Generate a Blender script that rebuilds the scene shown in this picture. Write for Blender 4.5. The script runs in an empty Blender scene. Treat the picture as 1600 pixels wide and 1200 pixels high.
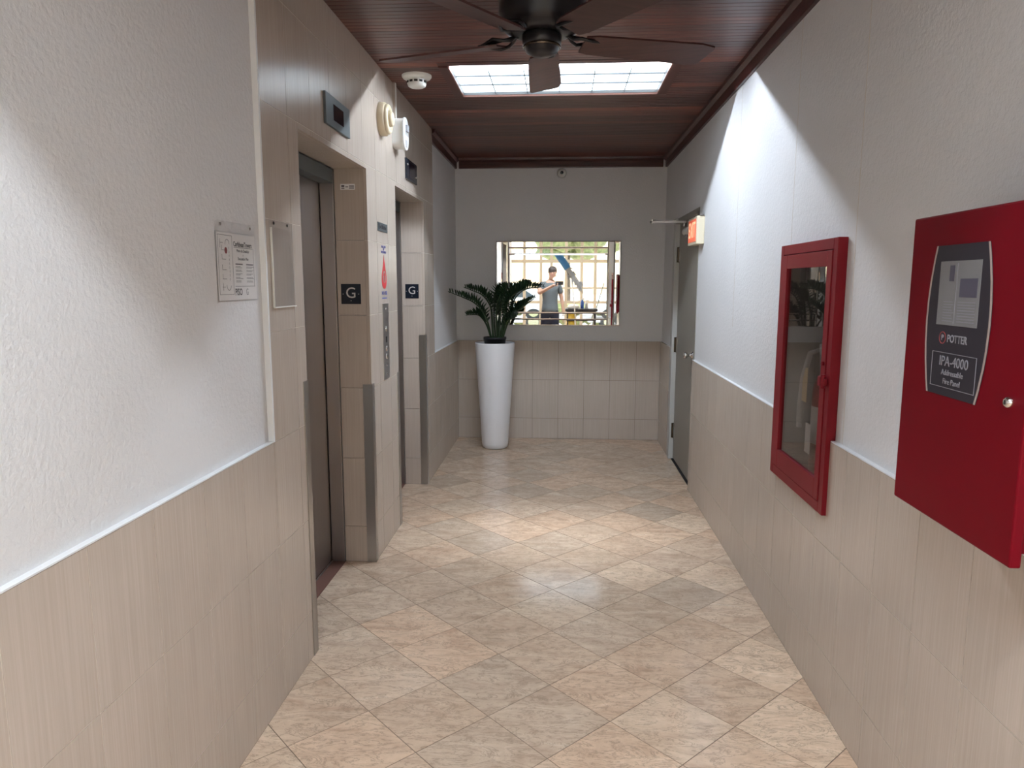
import bpy, bmesh, math, random
from mathutils import Vector, Matrix
random.seed(7)
PI = math.pi
SC = bpy.context.scene
COL = SC.collection

# ------------------------------------------------------------ camera, world, exposure
cd = bpy.data.cameras.new('camera'); cam = bpy.data.objects.new('camera', cd); COL.objects.link(cam)
cd.sensor_width = 36; cd.sensor_fit = 'HORIZONTAL'; cd.lens = 1119.75 * 36 / 1600
cd.clip_start = 0.02; cd.clip_end = 400
_f = Vector((-0.066798, 0.987941, -0.139681)); _r = Vector((0.997707, 0.067666, 0.001468)); _u = Vector((-0.010902, 0.139263, 0.990195))
cam.matrix_world = Matrix(((_r.x, _u.x, -_f.x, 0), (_r.y, _u.y, -_f.y, 0), (_r.z, _u.z, -_f.z, 1.55), (0, 0, 0, 1)))
SC.camera = cam
SC.view_settings.view_transform = 'Standard'; SC.view_settings.look = 'None'
SC.view_settings.gamma = 1.0; SC.view_settings.use_curve_mapping = False
SC.view_settings.exposure = 0.76

w = bpy.data.worlds.new('world'); SC.world = w; w.use_nodes = True
nt = w.node_tree; nt.nodes.clear()
wo = nt.nodes.new('ShaderNodeOutputWorld'); bg = nt.nodes.new('ShaderNodeBackground')
sky = nt.nodes.new('ShaderNodeTexSky'); sky.sky_type = 'NISHITA'; sky.sun_disc = False
sky.sun_elevation = math.radians(50); sky.sun_rotation = math.radians(200); sky.air_density = 1.0; sky.dust_density = 2.0
bg.inputs['Strength'].default_value = 0.5
nt.links.new(sky.outputs[0], bg.inputs['Color']); nt.links.new(bg.outputs[0], wo.inputs['Surface'])

sd = bpy.data.lights.new('sun', 'SUN'); sd.energy = 4.5; sd.angle = 0.01; sd.color = (1, .95, .88)
so = bpy.data.objects.new('sun', sd); COL.objects.link(so); so.location = (0, -12, 12)
so.rotation_euler = Vector((-0.35, -0.55, -1.0)).to_track_quat('-Z', 'Y').to_euler()

TUBE_W = (1500.0, 1350.0)          # fluorescent tube radiance
BEAM_W = (1.8, 8.0)          # downward beam of each louvred fitting (W)

# ------------------------------------------------------------ key dimensions (metres)
XL, XR = -1.017, 0.975            # tiled faces of the two side walls
PL, PR = -1.035, 0.993            # painted faces, set back behind the tile
YF = 7.08; PF = 7.098             # far wall tile face / paint face
YB = -1.0                         # where the hall opens into the lobby
ZC = 2.735                        # underside of the ceiling boards
ZW = 0.985                        # wainscot top
COURSES = [0.0, 0.206, 0.595, 0.985, 1.378, 1.77, 2.16, 2.55, 2.735]

# ------------------------------------------------------------ materials
MATS = {}
def mat(name, col=(.8, .8, .8), rough=.5, metal=0.0, spec=None, coat=0.0, emit=None, estr=0.0):
    m = bpy.data.materials.new(name); m.use_nodes = True
    b = m.node_tree.nodes['Principled BSDF']
    b.inputs['Base Color'].default_value = (*col, 1); b.inputs['Roughness'].default_value = rough
    b.inputs['Metallic'].default_value = metal
    if spec is not None: b.inputs['Specular IOR Level'].default_value = spec
    if coat: b.inputs['Coat Weight'].default_value = coat; b.inputs['Coat Roughness'].default_value = .08
    if emit: b.inputs['Emission Color'].default_value = (*emit, 1); b.inputs['Emission Strength'].default_value = estr
    MATS[name] = m; return m
class NT:
    def __init__(s, m): s.t = m.node_tree; s.b = s.t.nodes['Principled BSDF']
    def n(s, ty, **kw):
        x = s.t.nodes.new(ty)
        for k, v in kw.items():
            if k.startswith('i_'): x.inputs[k[2:].replace('_', ' ')].default_value = v
            else: setattr(x, k, v)
        return x
    def l(s, a, b): s.t.links.new(a, b)
    def coords(s, scale=(1, 1, 1), rnd=True):
        tc = s.n('ShaderNodeTexCoord'); mp = s.n('ShaderNodeMapping'); mp.inputs['Scale'].default_value = scale
        s.l(tc.outputs['Object'], mp.inputs['Vector'])
        if rnd:
            oi = s.n('ShaderNodeObjectInfo'); cx = s.n('ShaderNodeCombineXYZ'); mu = s.n('ShaderNodeMath', operation='MULTIPLY'); mu.inputs[1].default_value = 57.0
            s.l(oi.outputs['Random'], mu.inputs[0])
            for k in range(3): s.l(mu.outputs[0], cx.inputs[k])
            s.l(cx.outputs[0], mp.inputs['Location'])
            s.rand = oi.outputs['Random']
        return mp.outputs[0]
    def ramp(s, fac, stops):
        r = s.n('ShaderNodeValToRGB'); e = r.color_ramp.elements
        while len(e) < len(stops): e.new(.5)
        for k, (p, c) in enumerate(stops): e[k].position = p; e[k].color = (*c, 1)
        s.l(fac, r.inputs[0]); return r.outputs[0]
    def noise(s, vec, scale, detail=3, rough=.55, dist=0):
        n = s.n('ShaderNodeTexNoise'); n.inputs['Scale'].default_value = scale; n.inputs['Detail'].default_value = detail
        n.inputs['Roughness'].default_value = rough; n.inputs['Distortion'].default_value = dist
        s.l(vec, n.inputs['Vector']); return n.outputs['Fac']
    def mix(s, fac, a, b, mode='MIX'):
        m = s.n('ShaderNodeMix', data_type='RGBA', blend_type=mode)
        for sock, v in ((m.inputs[0], fac), (m.inputs[6], a), (m.inputs[7], b)):
            if hasattr(v, 'node'): s.l(v, sock)
            elif isinstance(v, tuple): sock.default_value = (*v, 1)
            else: sock.default_value = v
        return m.outputs[2]
    def bump(s, h, strength, dist=.002):
        b = s.n('ShaderNodeBump'); b.inputs['Strength'].default_value = strength; b.inputs['Distance'].default_value = dist
        s.l(h, b.inputs['Height']); s.l(b.outputs[0], s.b.inputs['Normal'])

# wall tile: beige with fine vertical combing
m = mat('wall_tile', (.45, .37, .31), .32); g = NT(m)
v = g.coords((150, 150, 2.2)); st = g.noise(v, 1.0, 2, .6)
v2 = g.coords((3.5, 3.5, 2.2)); cl = g.noise(v2, 1.0, 4, .6)
c1 = g.ramp(st, [(.30, (.50, .425, .36)), (.55, (.53, .455, .39)), (.75, (.56, .485, .42))])
c2 = g.ramp(cl, [(.3, (.93, .93, .925)), (.7, (1, 1, 1))])
g.l(g.mix(1.0, c1, c2, 'MULTIPLY'), g.b.inputs['Base Color']); g.bump(st, .22, .0006)
rr = g.n('ShaderNodeMapRange'); rr.inputs[3].default_value = .19; rr.inputs[4].default_value = .25; g.l(st, rr.inputs[0]); g.l(rr.outputs[0], g.b.inputs['Roughness'])
mat('grout', (.66, .60, .52), .85)
mat('floor_grout', (.20, .15, .11), .8)
# painted walls: cool white emulsion over an orange-peel skim
m = mat('wall_paint', (.66, .665, .68), .62, spec=.35); g = NT(m)
v = g.coords((1, 1, 1), False); n1 = g.noise(v, 62, 3, .6); n2 = g.noise(v, 1.3, 3)
g.l(g.ramp(n2, [(.3, (.70, .70, .705)), (.7, (.745, .745, .75))]), g.b.inputs['Base Color']); g.bump(n1, .55, .0055)
m = mat('trim_paint', (.78, .79, .80), .4)
# polished stone floor
m = mat('floor_stone', (.6, .5, .4), .2, spec=.75); g = NT(m)
v = g.coords((1, 1, 1)); rnd = g.rand
vs = g.coords((2.0, 6.0, 3.0))
big = g.noise(vs, 1.5, 6, .62, 1.2); fine = g.noise(v, 26, 5, .65); vein = g.noise(vs, 2.6, 7, .7, 1.8)
base = g.ramp(big, [(.25, (.52, .38, .285)), (.45, (.67, .525, .405)), (.62, (.74, .595, .465)), (.80, (.84, .72, .59))])
tint = g.ramp(rnd, [(0, (.80, .79, .77)), (.3, (1.0, .96, .92)), (.5, (.90, .85, .80)), (.7, (1.04, .94, .86)), (.85, (.86, .83, .79)), (1, (1.12, 1.08, 1.02))])
b2 = g.mix(1.0, base, tint, 'MULTIPLY')
vm = g.ramp(vein, [(.475, (0, 0, 0)), (.50, (1, 1, 1)), (.525, (0, 0, 0))])
sel = g.n('ShaderNodeMath', operation='MULTIPLY'); sel.inputs[1].default_value = .7; g.l(vm, sel.inputs[0])
b3 = g.mix(sel.outputs[0], b2, (.30, .225, .165))
ff = g.ramp(fine, [(.35, (.90, .89, .88)), (.65, (1.03, 1.03, 1.03))])
g.l(g.mix(1.0, b3, ff, 'MULTIPLY'), g.b.inputs['Base Color'])
rr = g.n('ShaderNodeMapRange'); rr.inputs[3].default_value = .07; rr.inputs[4].default_value = .16; g.l(fine, rr.inputs[0]); g.l(rr.outputs[0], g.b.inputs['Roughness'])
# stained ceiling boards (grain along X)
def wood(name, dark, mid, light, rough=.34):
    m = mat(name, mid, rough); g = NT(m)
    v = g.coords((1.6, 26, 26)); gr = g.noise(v, 1.6, 5, .65, .6)
    c = g.ramp(gr, [(.3, dark), (.52, mid), (.8, light)])
    t = g.ramp(g.rand, [(0, (.62, .58, .60)), (.45, (1, .95, .95)), (.8, (1.2, 1.02, .95)), (.92, (1.5, 1.2, .95)), (1, (2.1, 1.5, 1.0))])
    g.l(g.mix(1.0, c, t, 'MULTIPLY'), g.b.inputs['Base Color']); g.bump(gr, .15, .001)
    return m
wood('ceiling_wood', (.060, .022, .018), (.115, .043, .034), (.19, .078, .055))
wood('crown_wood', (.035, .010, .009), (.075, .020, .017), (.11, .035, .026), .3)
# metals
def brushed(name, col, rough, sc=(2, 2, 220)):
    m = mat(name, col, rough, 1.0); g = NT(m); v = g.coords(sc); n = g.noise(v, 1, 2)
    rr = g.n('ShaderNodeMapRange'); rr.inputs[3].default_value = rough * .8; rr.inputs[4].default_value = rough * 1.3
    g.l(n, rr.inputs[0]); g.l(rr.outputs[0], g.b.inputs['Roughness']); g.bump(n, .1, .0004); return m
brushed('elevator_steel', (.40, .38, .38), .33, (160, 160, 1.5))
brushed('guard_steel', (.46, .45, .44), .30, (160, 160, 1.5))
brushed('plate_steel', (.40, .39, .40), .35, (160, 160, 1.5))
mat('dark_steel', (.10, .12, .125), .4, .3)
mat('chrome', (.75, .73, .70), .18, 1.0)
mat('aged_metal', (.30, .28, .27), .35, 1.0)
mat('sill_brown', (.16, .075, .055), .5)
mat('black_gap', (.008, .008, .009), .7)
mat('black_plate', (.012, .016, .026), .22, spec=.5)
mat('screen_black', (.006, .005, .012), .12)
mat('silver_letter', (.62, .60, .58), .4, .3)
m = mat('cabinet_red', (.2, .012, .022), .42, spec=.22); g = NT(m); v = g.coords((1, 1, 1), False); n = g.noise(v, 140, 2)
g.bump(n, .12, .0008); g.l(g.ramp(g.noise(v, 3, 3), [(.3, (.185, .006, .013)), (.7, (.235, .009, .018))]), g.b.inputs['Base Color'])
mat('panel_red', (.15, .001, .007), .5, spec=.12)
mat('panel_charcoal', (.028, .024, .032), .5, spec=.3)
mat('panel_tan', (.36, .29, .26), .5)
mat('panel_print', (.25, .245, .27), .5)
mat('lcd_paper', (.19, .185, .19), .4)
mat('lcd_dark', (.075, .07, .10), .4)
mat('off_white', (.74, .74, .70), .45)
mat('cream_plastic', (.70, .60, .42), .42)
mat('white_plastic', (.76, .77, .76), .38)
mat('grey_plastic', (.36, .37, .40), .3)
mat('vent_black', (.02, .018, .015), .6)
m = mat('planter_white', (.80, .80, .82), .30); g = NT(m); v = g.coords((1, 1, 1), False); g.bump(g.noise(v, 60, 2), .08, .001)
mat('pot_black', (.018, .018, .020), .45)
mat('soil', (.03, .022, .016), .95)
m = mat('leaf_green', (.014, .042, .018), .28); g = NT(m); v = g.coords((1, 1, 1))
g.l(g.ramp(g.noise(v, 14, 2), [(.3, (.008, .026, .014)), (.7, (.024, .066, .026))]), g.b.inputs['Base Color'])
mat('stem_green', (.018, .045, .016), .4)
mat('door_greige', (.25, .235, .20), .42)
mat('frame_pale', (.50, .50, .48), .45)
mat('exit_face', (.85, .20, .11), .5, emit=(1, .16, .07), estr=.22)
mat('exit_letters', (.95, .45, .25), .5, emit=(1, .5, .3), estr=.55)
mat('exit_box', (.74, .68, .52), .45)
mat('paper', (.82, .81, .80), .6)
mat('paper_ink', (.03, .028, .035), .7)
mat('paper_ink_soft', (.16, .155, .17), .7)
mat('ink_red', (.30, .05, .05), .7)
mat('sticker_red', (.62, .03, .04), .4)
mat('sticker_blue', (.06, .08, .35), .5)
mat('sticker_white', (.80, .80, .80), .5)
mat('fan_dark', (.016, .014, .016), .30, .3)
mat('fan_bronze', (.10, .075, .055), .25, .9)
wood('fan_blade_wood', (.040, .015, .013), (.070, .026, .022), (.10, .04, .034), .4)
mat('fitting_white', (.20, .21, .22), .35)
m = mat('louvre_white', (.30, .33, .35), .5, .0)
mat('casing_wood', (.085, .026, .021), .35)
mat('lit_reveal_wood', (.28, .12, .09), .3)  # lamp light on the rim edges put into a lighter wood colour
mat('tube_light', (1, 1, 1), .5, emit=(.79, .88, 1.0), estr=TUBE_W[0]); mat('tube_light_near', (1, 1, 1), .5, emit=(.84, .92, 1.0), estr=TUBE_W[1])
mat('diffuser_light', (.8, .85, .9), .5, emit=(.76, .90, 1.0), estr=1.9); mat('grid_grey', (.25, .27, .29), .5)
def thin_glass(name, tint, base, gain, rough=.02):
    m = bpy.data.materials.new(name); m.use_nodes = True; t = m.node_tree; t.nodes.clear()
    o = t.nodes.new('ShaderNodeOutputMaterial'); tr = t.nodes.new('ShaderNodeBsdfTransparent'); gl = t.nodes.new('ShaderNodeBsdfGlossy')
    mx = t.nodes.new('ShaderNodeMixShader'); fr = t.nodes.new('ShaderNodeLayerWeight'); pw_ = t.nodes.new('ShaderNodeMath'); pw_.operation = 'POWER'; pw_.inputs[1].default_value = 4.0; ad = t.nodes.new('ShaderNodeMath'); ad.operation = 'MULTIPLY_ADD'
    tr.inputs[0].default_value = (*tint, 1); gl.inputs[0].default_value = (1, 1, 1, 1); gl.inputs['Roughness'].default_value = rough
    fr.inputs[0].default_value = .5; ad.inputs[1].default_value = gain; ad.inputs[2].default_value = base
    t.links.new(fr.outputs['Facing'], pw_.inputs[0]); t.links.new(pw_.outputs[0], ad.inputs[0]); t.links.new(ad.outputs[0], mx.inputs[0])
    t.links.new(tr.outputs[0], mx.inputs[1]); t.links.new(gl.outputs[0], mx.inputs[2]); t.links.new(mx.outputs[0], o.inputs[0])
    MATS[name] = m; return m
thin_glass('clear_acrylic', (.996, .996, .996), .02, .30, .12)
thin_glass('cabinet_glass', (.78, .76, .74), .05, .9, .01)
thin_glass('window_glass', (.95, .97, .96), .02, .8, .01)
mat('mirror_silver', (.90, .90, .88), .012, 1.0)
mat('mirror_edge', (.75, .74, .70), .06, 1.0)
mat('extinguisher_red', (.30, .015, .015), .3)
mat('box_interior', (.30, .30, .31), .6)
mat('hose_grey', (.42, .43, .45), .45)
mat('tag_tan', (.60, .44, .22), .6)
mat('rubber_black', (.015, .015, .016), .6)
# lobby and outdoors
mat('lobby_fill_glow', (.9, .9, .9), .5, emit=(1, .95, .88), estr=45.0)  # glow of the fill panels added to the lobby ceiling
mat('lobby_cream', (.78, .66, .42), .6)
mat('lobby_white', (.75, .75, .73), .6)
mat('storefront_frame', (.40, .37, .31), .5)
m = mat('concrete', (.62, .60, .57), .8); g = NT(m); v = g.coords((1, 1, 1), False)
g.l(g.ramp(g.noise(v, 2, 5), [(.3, (.52, .50, .47)), (.7, (.68, .66, .62))]), g.b.inputs['Base Color'])
m = mat('lawn', (.16, .30, .04), .9); g = NT(m); v = g.coords((1, 1, 1), False)
g.l(g.ramp(g.noise(v, 8, 5), [(.3, (.22, .26, .08)), (.7, (.38, .42, .14))]), g.b.inputs['Base Color'])
m = mat('foliage', (.15, .30, .04), .8); g = NT(m); v = g.coords((1, 1, 1), False)
g.l(g.ramp(g.noise(v, 5, 5), [(.3, (.14, .17, .05)), (.7, (.46, .46, .20))]), g.b.inputs['Base Color'])
mat('bark', (.14, .10, .07), .9)
mat('car_white', (.80, .81, .83), .2, coat=.5)
mat('car_glass', (.05, .07, .09), .08)
mat('tyre', (.02, .02, .02), .8)
mat('skin', (.52, .30, .21), .5)
mat('shirt_grey', (.13, .15, .16), .8)
mat('trousers_navy', (.018, .022, .045), .8)
mat('hair_dark', (.05, .035, .03), .6)
mat('eye_dark', (.02, .015, .012), .3)
mat('lip', (.40, .16, .14), .5)
mat('phone_black', (.02, .02, .025), .2)
mat('cart_black', (.018, .018, .022), .55)
mat('cart_yellow', (.62, .42, .04), .45)
mat('mop_blue', (.05, .22, .50), .6)
mat('mop_grey', (.36, .38, .40), .9)
mat('bottle_blue', (.06, .16, .60), .25)
mat('rag_white', (.75, .75, .74), .8)
mat('handle_green', (.20, .25, .22), .4)
mat('sign_red', (.65, .03, .03), .4)

# ------------------------------------------------------------ mesh helpers
class MB:
    def __init__(s): s.v = []; s.f = []; s.m = []; s.sm = []; s.cur = 0
    def add(s, vs, fs, smooth=False):
        o = len(s.v); s.v += [tuple(map(float, p)) for p in vs]
        for f in fs: s.f.append(tuple(i + o for i in f)); s.m.append(s.cur); s.sm.append(smooth)
        return s
    def box(s, x0, x1, y0, y1, z0, z1):
        x0, x1 = sorted((x0, x1)); y0, y1 = sorted((y0, y1)); z0, z1 = sorted((z0, z1))
        return s.add([(x0, y0, z0), (x1, y0, z0), (x1, y1, z0), (x0, y1, z0), (x0, y0, z1), (x1, y0, z1), (x1, y1, z1), (x0, y1, z1)],
                     [(0, 3, 2, 1), (4, 5, 6, 7), (0, 1, 5, 4), (1, 2, 6, 5), (2, 3, 7, 6), (3, 0, 4, 7)])
    def cyl(s, p0, p1, r0, r1=None, n=16, caps=True):
        r1 = r0 if r1 is None else r1; p0 = Vector(p0); p1 = Vector(p1); d = (p1 - p0).normalized()
        a = d.orthogonal().normalized(); b = d.cross(a)
        vs = []
        for p, r in ((p0, r0), (p1, r1)):
            for k in range(n): t = 2 * PI * k / n; vs.append(p + a * r * math.cos(t) + b * r * math.sin(t))
        s.add(vs, [(k, (k + 1) % n, n + (k + 1) % n, n + k) for k in range(n)], True)
        if caps: s.add(vs, [tuple(range(n - 1, -1, -1)), tuple(range(n, 2 * n))])
        return s
    def lathe(s, c, prof, n=32, ax='z', sx=1.0, sy=1.0, flat=False):
        """prof: (r, h) pairs swept about the axis through c"""
        c = Vector(c); vs = []
        for r, h in prof:
            for k in range(n):
                t = 2 * PI * k / n; a, b = r * math.cos(t) * sx, r * math.sin(t) * sy
                vs.append(c + {'z': Vector((a, b, h)), 'x': Vector((h, a, b)), 'y': Vector((b, h, a))}[ax])
        fs = []
        for j in range(len(prof) - 1):
            for k in range(n):
                q = (j * n + k, j * n + (k + 1) % n, (j + 1) * n + (k + 1) % n, (j + 1) * n + k); fs.append(q)
        s.add(vs, fs, not flat)
        if prof[0][0] > 1e-6: s.add([vs[k] for k in range(n)], [tuple(range(n - 1, -1, -1))])
        if prof[-1][0] > 1e-6: s.add([vs[(len(prof) - 1) * n + k] for k in range(n)], [tuple(range(n))])
        return s
    def prism(s, poly, a0, a1, plane='xy'):
        """2D polygon extruded along the remaining axis; plane xy->z, yz->x, xz->y"""
        n = len(poly); vs = []
        for a in (a0, a1):
            for p, q in poly: vs.append({'xy': (p, q, a), 'yz': (a, p, q), 'xz': (p, a, q)}[plane])
        return s.add(vs, [tuple(range(n - 1, -1, -1)), tuple(range(n, 2 * n))] + [(k, (k + 1) % n, n + (k + 1) % n, n + k) for k in range(n)])
    def tube(s, pts, r, n=8, r_end=None):
        pts = [Vector(p) for p in pts]; vs = []; L = len(pts); prev = None
        for i, p in enumerate(pts):
            d = (pts[min(i + 1, L - 1)] - pts[max(i - 1, 0)]).normalized()
            a = d.orthogonal().normalized() if prev is None else (prev - d * prev.dot(d)).normalized()
            prev = a; b = d.cross(a); rr = r if r_end is None else r + (r_end - r) * i / (L - 1)
            for k in range(n): t = 2 * PI * k / n; vs.append(p + a * rr * math.cos(t) + b * rr * math.sin(t))
        s.add(vs, [(i * n + k, i * n + (k + 1) % n, (i + 1) * n + (k + 1) % n, (i + 1) * n + k) for i in range(L - 1) for k in range(n)], True)
        s.add(vs, [tuple(range(n - 1, -1, -1)), tuple(range((L - 1) * n, L * n))]); return s
    def mesh(s, name, mats, org=(0, 0, 0)):
        me = bpy.data.meshes.new(name); o = Vector(org)
        me.from_pydata([tuple(Vector(p) - o) for p in s.v], [], s.f)
        bm = bmesh.new(); bm.from_mesh(me)
        bmesh.ops.recalc_face_normals(bm, faces=bm.faces); bm.to_mesh(me); bm.free()
        for mm in (mats if isinstance(mats, (list, tuple)) else [mats]): me.materials.append(MATS[mm])
        for p, mi, sm in zip(me.polygons, s.m, s.sm): p.material_index = mi; p.use_smooth = sm
        me.update(); return me
WORLD = {}          # world origin of each object we make
def obj(name, mb, mats, parent=None, org=None, bevel=0.0, kind=None, label=None):
    if org is None: org = WORLD[parent.name] if parent else (0, 0, 0)
    me = mb if isinstance(mb, bpy.types.Mesh) else mb.mesh(name, mats, org)
    o = bpy.data.objects.new(name, me); COL.objects.link(o)
    if parent:
        o.parent = parent; o.location = Vector(org) - WORLD[parent.name]
    else: o.location = org
    WORLD[o.name] = Vector(org)
    if bevel:
        b = o.modifiers.new('bevel', 'BEVEL'); b.width = bevel; b.segments = 2; b.limit_method = 'ANGLE'; b.angle_limit = math.radians(40)
    if kind: o['kind'] = kind
    if label: o['label'] = label
    return o
def tag(o, label, cat, group=None):
    o['label'] = label; o['category'] = cat
    if group: o['group'] = group
    return o
def thing(name, loc, label=None, cat=None, group=None, kind=None):
    o = bpy.data.objects.new(name, None); COL.objects.link(o); o.location = loc; o.empty_display_size = .1
    WORLD[o.name] = Vector(loc)
    if label: tag(o, label, cat, group)
    if kind: o['kind'] = kind
    return o
ROT = {'L': Matrix(((0, 0, 1), (1, 0, 0), (0, 1, 0))),      # faces +X, read along +Y
       'R': Matrix(((0, 0, -1), (-1, 0, 0), (0, 1, 0))),    # faces -X, read along -Y
       'F': Matrix(((1, 0, 0), (0, 0, -1), (0, 1, 0)))}     # faces -Y, read along +X
def text(name, body, size, loc, side, mname, parent, align='CENTER', depth=.0004, sx=1.0, spin=0.0, bold=0.0):
    c = bpy.data.curves.new(name, 'FONT'); c.body = body; c.size = size; c.align_x = align; c.align_y = 'CENTER'
    c.extrude = depth; c.resolution_u = 3; c.offset = bold
    t = bpy.data.objects.new('tmp', c); COL.objects.link(t)
    dg = bpy.context.evaluated_depsgraph_get(); me = bpy.data.meshes.new_from_object(t.evaluated_get(dg))
    bpy.data.objects.remove(t); bpy.data.curves.remove(c)
    R = ROT[side].to_4x4() @ Matrix.Rotation(spin, 4, 'Z') @ Matrix.Diagonal((sx, 1, 1, 1))
    me.transform(Matrix.Translation(Vector(loc) - WORLD[parent.name]) @ R)
    me.materials.clear(); me.materials.append(MATS[mname])
    o = bpy.data.objects.new(name, me); COL.objects.link(o); o.parent = parent; WORLD[o.name] = WORLD[parent.name]
    return o
def clip_poly(poly, x0, x1, y0, y1):
    def cut(ps, ax, val, keep_less):
        out = []
        for i in range(len(ps)):
            a, b = ps[i], ps[(i + 1) % len(ps)]
            ia = (a[ax] <= val) if keep_less else (a[ax] >= val); ib = (b[ax] <= val) if keep_less else (b[ax] >= val)
            if ia: out.append(a)
            if ia != ib:
                t = (val - a[ax]) / (b[ax] - a[ax]); out.append((a[0] + (b[0] - a[0]) * t, a[1] + (b[1] - a[1]) * t))
        return out
    for ax, val, kl in ((0, x0, False), (0, x1, True), (1, y0, False), (1, y1, True)):
        if poly: poly = cut(poly, ax, val, kl)
    if len(poly) < 3: return []
    A = sum(poly[i][0] * poly[(i + 1) % len(poly)][1] - poly[(i + 1) % len(poly)][0] * poly[i][1] for i in range(len(poly))) / 2
    return poly if abs(A) > 2e-5 else []
def sub_rect(r, holes):
    rs = [r]
    for h in holes:
        out = []
        for a in rs:
            if h[0] >= a[1] or h[1] <= a[0] or h[2] >= a[3] or h[3] <= a[2]: out.append(a); continue
            if h[0] > a[0]: out.append((a[0], h[0], a[2], a[3]))
            if h[1] < a[1]: out.append((h[1], a[1], a[2], a[3]))
            u0, u1 = max(a[0], h[0]), min(a[1], h[1])
            if h[2] > a[2]: out.append((u0, u1, a[2], h[2]))
            if h[3] < a[3]: out.append((u0, u1, h[3], a[3]))
        rs = out
    return [r for r in rs if r[1] - r[0] > .004 and r[3] - r[2] > .004]

# ------------------------------------------------------------ openings and lift lobbies
LIFTS = [(2.80, 3.78), (4.435, 5.345)]; ZO = 2.137; XJ = -1.188      # lift openings, head height, inner end of the tiled jamb
DOOR = (5.39, 6.36, 2.075)                                            # side door: Y range, head
CAB = (2.60, 3.25, .708, 1.710)                                       # cabinet outer frame on the right wall
CABH = (2.66, 3.19, .77, 1.65)                                        # hole behind it
TROFFERS = [(4.13, 4.75), (.15, .77)]; TX = (-.63, .585)

# ------------------------------------------------------------ walls (substrate)
b = MB()
Y0 = YB
for a, c in ((YB, LIFTS[0][0] - .018), (LIFTS[0][1] + .018, LIFTS[1][0] - .018), (LIFTS[1][1] + .018, PF + .25)):
    b.box(-1.33, PL, a, c, 0, 2.95)
for a, c in LIFTS:
    b.box(-1.33, PL, a - .018, c + .018, ZO + .018, 2.95)
    b.box(-1.33, -1.31, a - .018, c + .018, 0, ZO + .018)
wall_left = obj('wall_left', b, 'wall_paint', kind='structure')
b = MB()
for r in sub_rect((YB, PF + .25, 0, 2.95), [(DOOR[0], DOOR[1], -1, DOOR[2]), CABH]):
    b.box(PR, PR + .30, r[0], r[1], r[2], r[3])
b.box(PR + .28, PR + .30, DOOR[0], DOOR[1], 0, DOOR[2]); b.box(PR + .20, PR + .30, *CABH)
wall_right = obj('wall_right', b, 'wall_paint', kind='structure')
b = MB(); b.box(PL - .3, PR + .3, PF, PF + .25, 0, 2.95)
wall_back = obj('wall_back', b, 'wall_paint', kind='structure')

# painted boards proud of the right wall's core: hairline joints between them, like the photograph's
g_ = .0025; joints = [YB, .85, 2.54, 3.235, 4.235, DOOR[0]]

def cut_joint(y, z0, z1, name='joint'):
    bb = MB(); bb.box(PR - .0006, PR + .002, y - g_ / 2, y + g_ / 2, z0, z1)
    return obj(name, bb, 'grout', wall_right, org=(PR, y, (z0 + z1) / 2))
for y, z0, z1 in ((2.54, .99, 2.64), (3.235, 1.715, 2.64), (4.235, 1.3, 2.64)):
    cut_joint(y, z0, z1)

def wall_tiles(parent, side, ymin, ymax, z0, z1, phase, holes, face, back, step=.255):
    """courses of upright tiles on a wall; each its own object"""
    gap = .0014; k0 = math.floor((ymin - phase) / step) - 1; cache = {}
    for c in range(len(COURSES) - 1):
        a, d = max(COURSES[c], z0), min(COURSES[c + 1], z1)
        if d - a < .01: continue
        k = k0
        while phase + k * step < ymax:
            u0, u1 = max(phase + k * step, ymin), min(phase + (k + 1) * step, ymax); k += 1
            if u1 - u0 < .008: continue
            rs = sub_rect((u0 + gap, u1 - gap, a + gap, d - gap), holes)
            if not rs: continue
            cu, cz = (u0 + u1) / 2, (a + d) / 2; mb = MB()
            org = (face, cu, cz) if side != 'F' else (cu, face, cz)
            for r in rs:
                if side != 'F': mb.box(face, back, r[0], r[1], r[2], r[3])
                else: mb.box(r[0], r[1], face, back, r[2], r[3])
            key = (round(u1 - u0, 4), round(d - a, 4)) if (len(rs) == 1 and abs((rs[0][1] - rs[0][0]) - (u1 - u0) + 2 * gap) < 1e-6 and abs((rs[0][3] - rs[0][2]) - (d - a) + 2 * gap) < 1e-6) else None
            if key and key in cache: me = cache[key]
            else:
                me = mb.mesh('tile', 'wall_tile', org)
                if key: cache[key] = me
            obj('tile', me, None, parent, org=org)
holesL = [(a, c, -1, ZO) for a, c in LIFTS]
BK = .0165
wall_tiles(wall_left, 'L', YB, 2.45, 0, ZW, 1.165, [], XL, XL - BK)
wall_tiles(wall_left, 'L', 2.45, 5.745, 0, ZC, 1.165, holesL, XL, XL - BK)
wall_tiles(wall_left, 'L', 5.745, YF, 0, ZW, 1.165, [], XL, XL - BK)
holesR = [(CAB[0], CAB[1], CAB[2], CAB[3])]
wall_tiles(wall_right, 'R', YB, DOOR[0] - .03, 0, ZW, 1.938, holesR, XR, XR + BK)
wall_tiles(wall_right, 'R', DOOR[1] + .06, YF, 0, ZW, 1.938, [], XR, XR + BK)
wall_tiles(wall_back, 'F', XL, XR, 0, ZW, -.019, [], YF, YF + BK)
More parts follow.
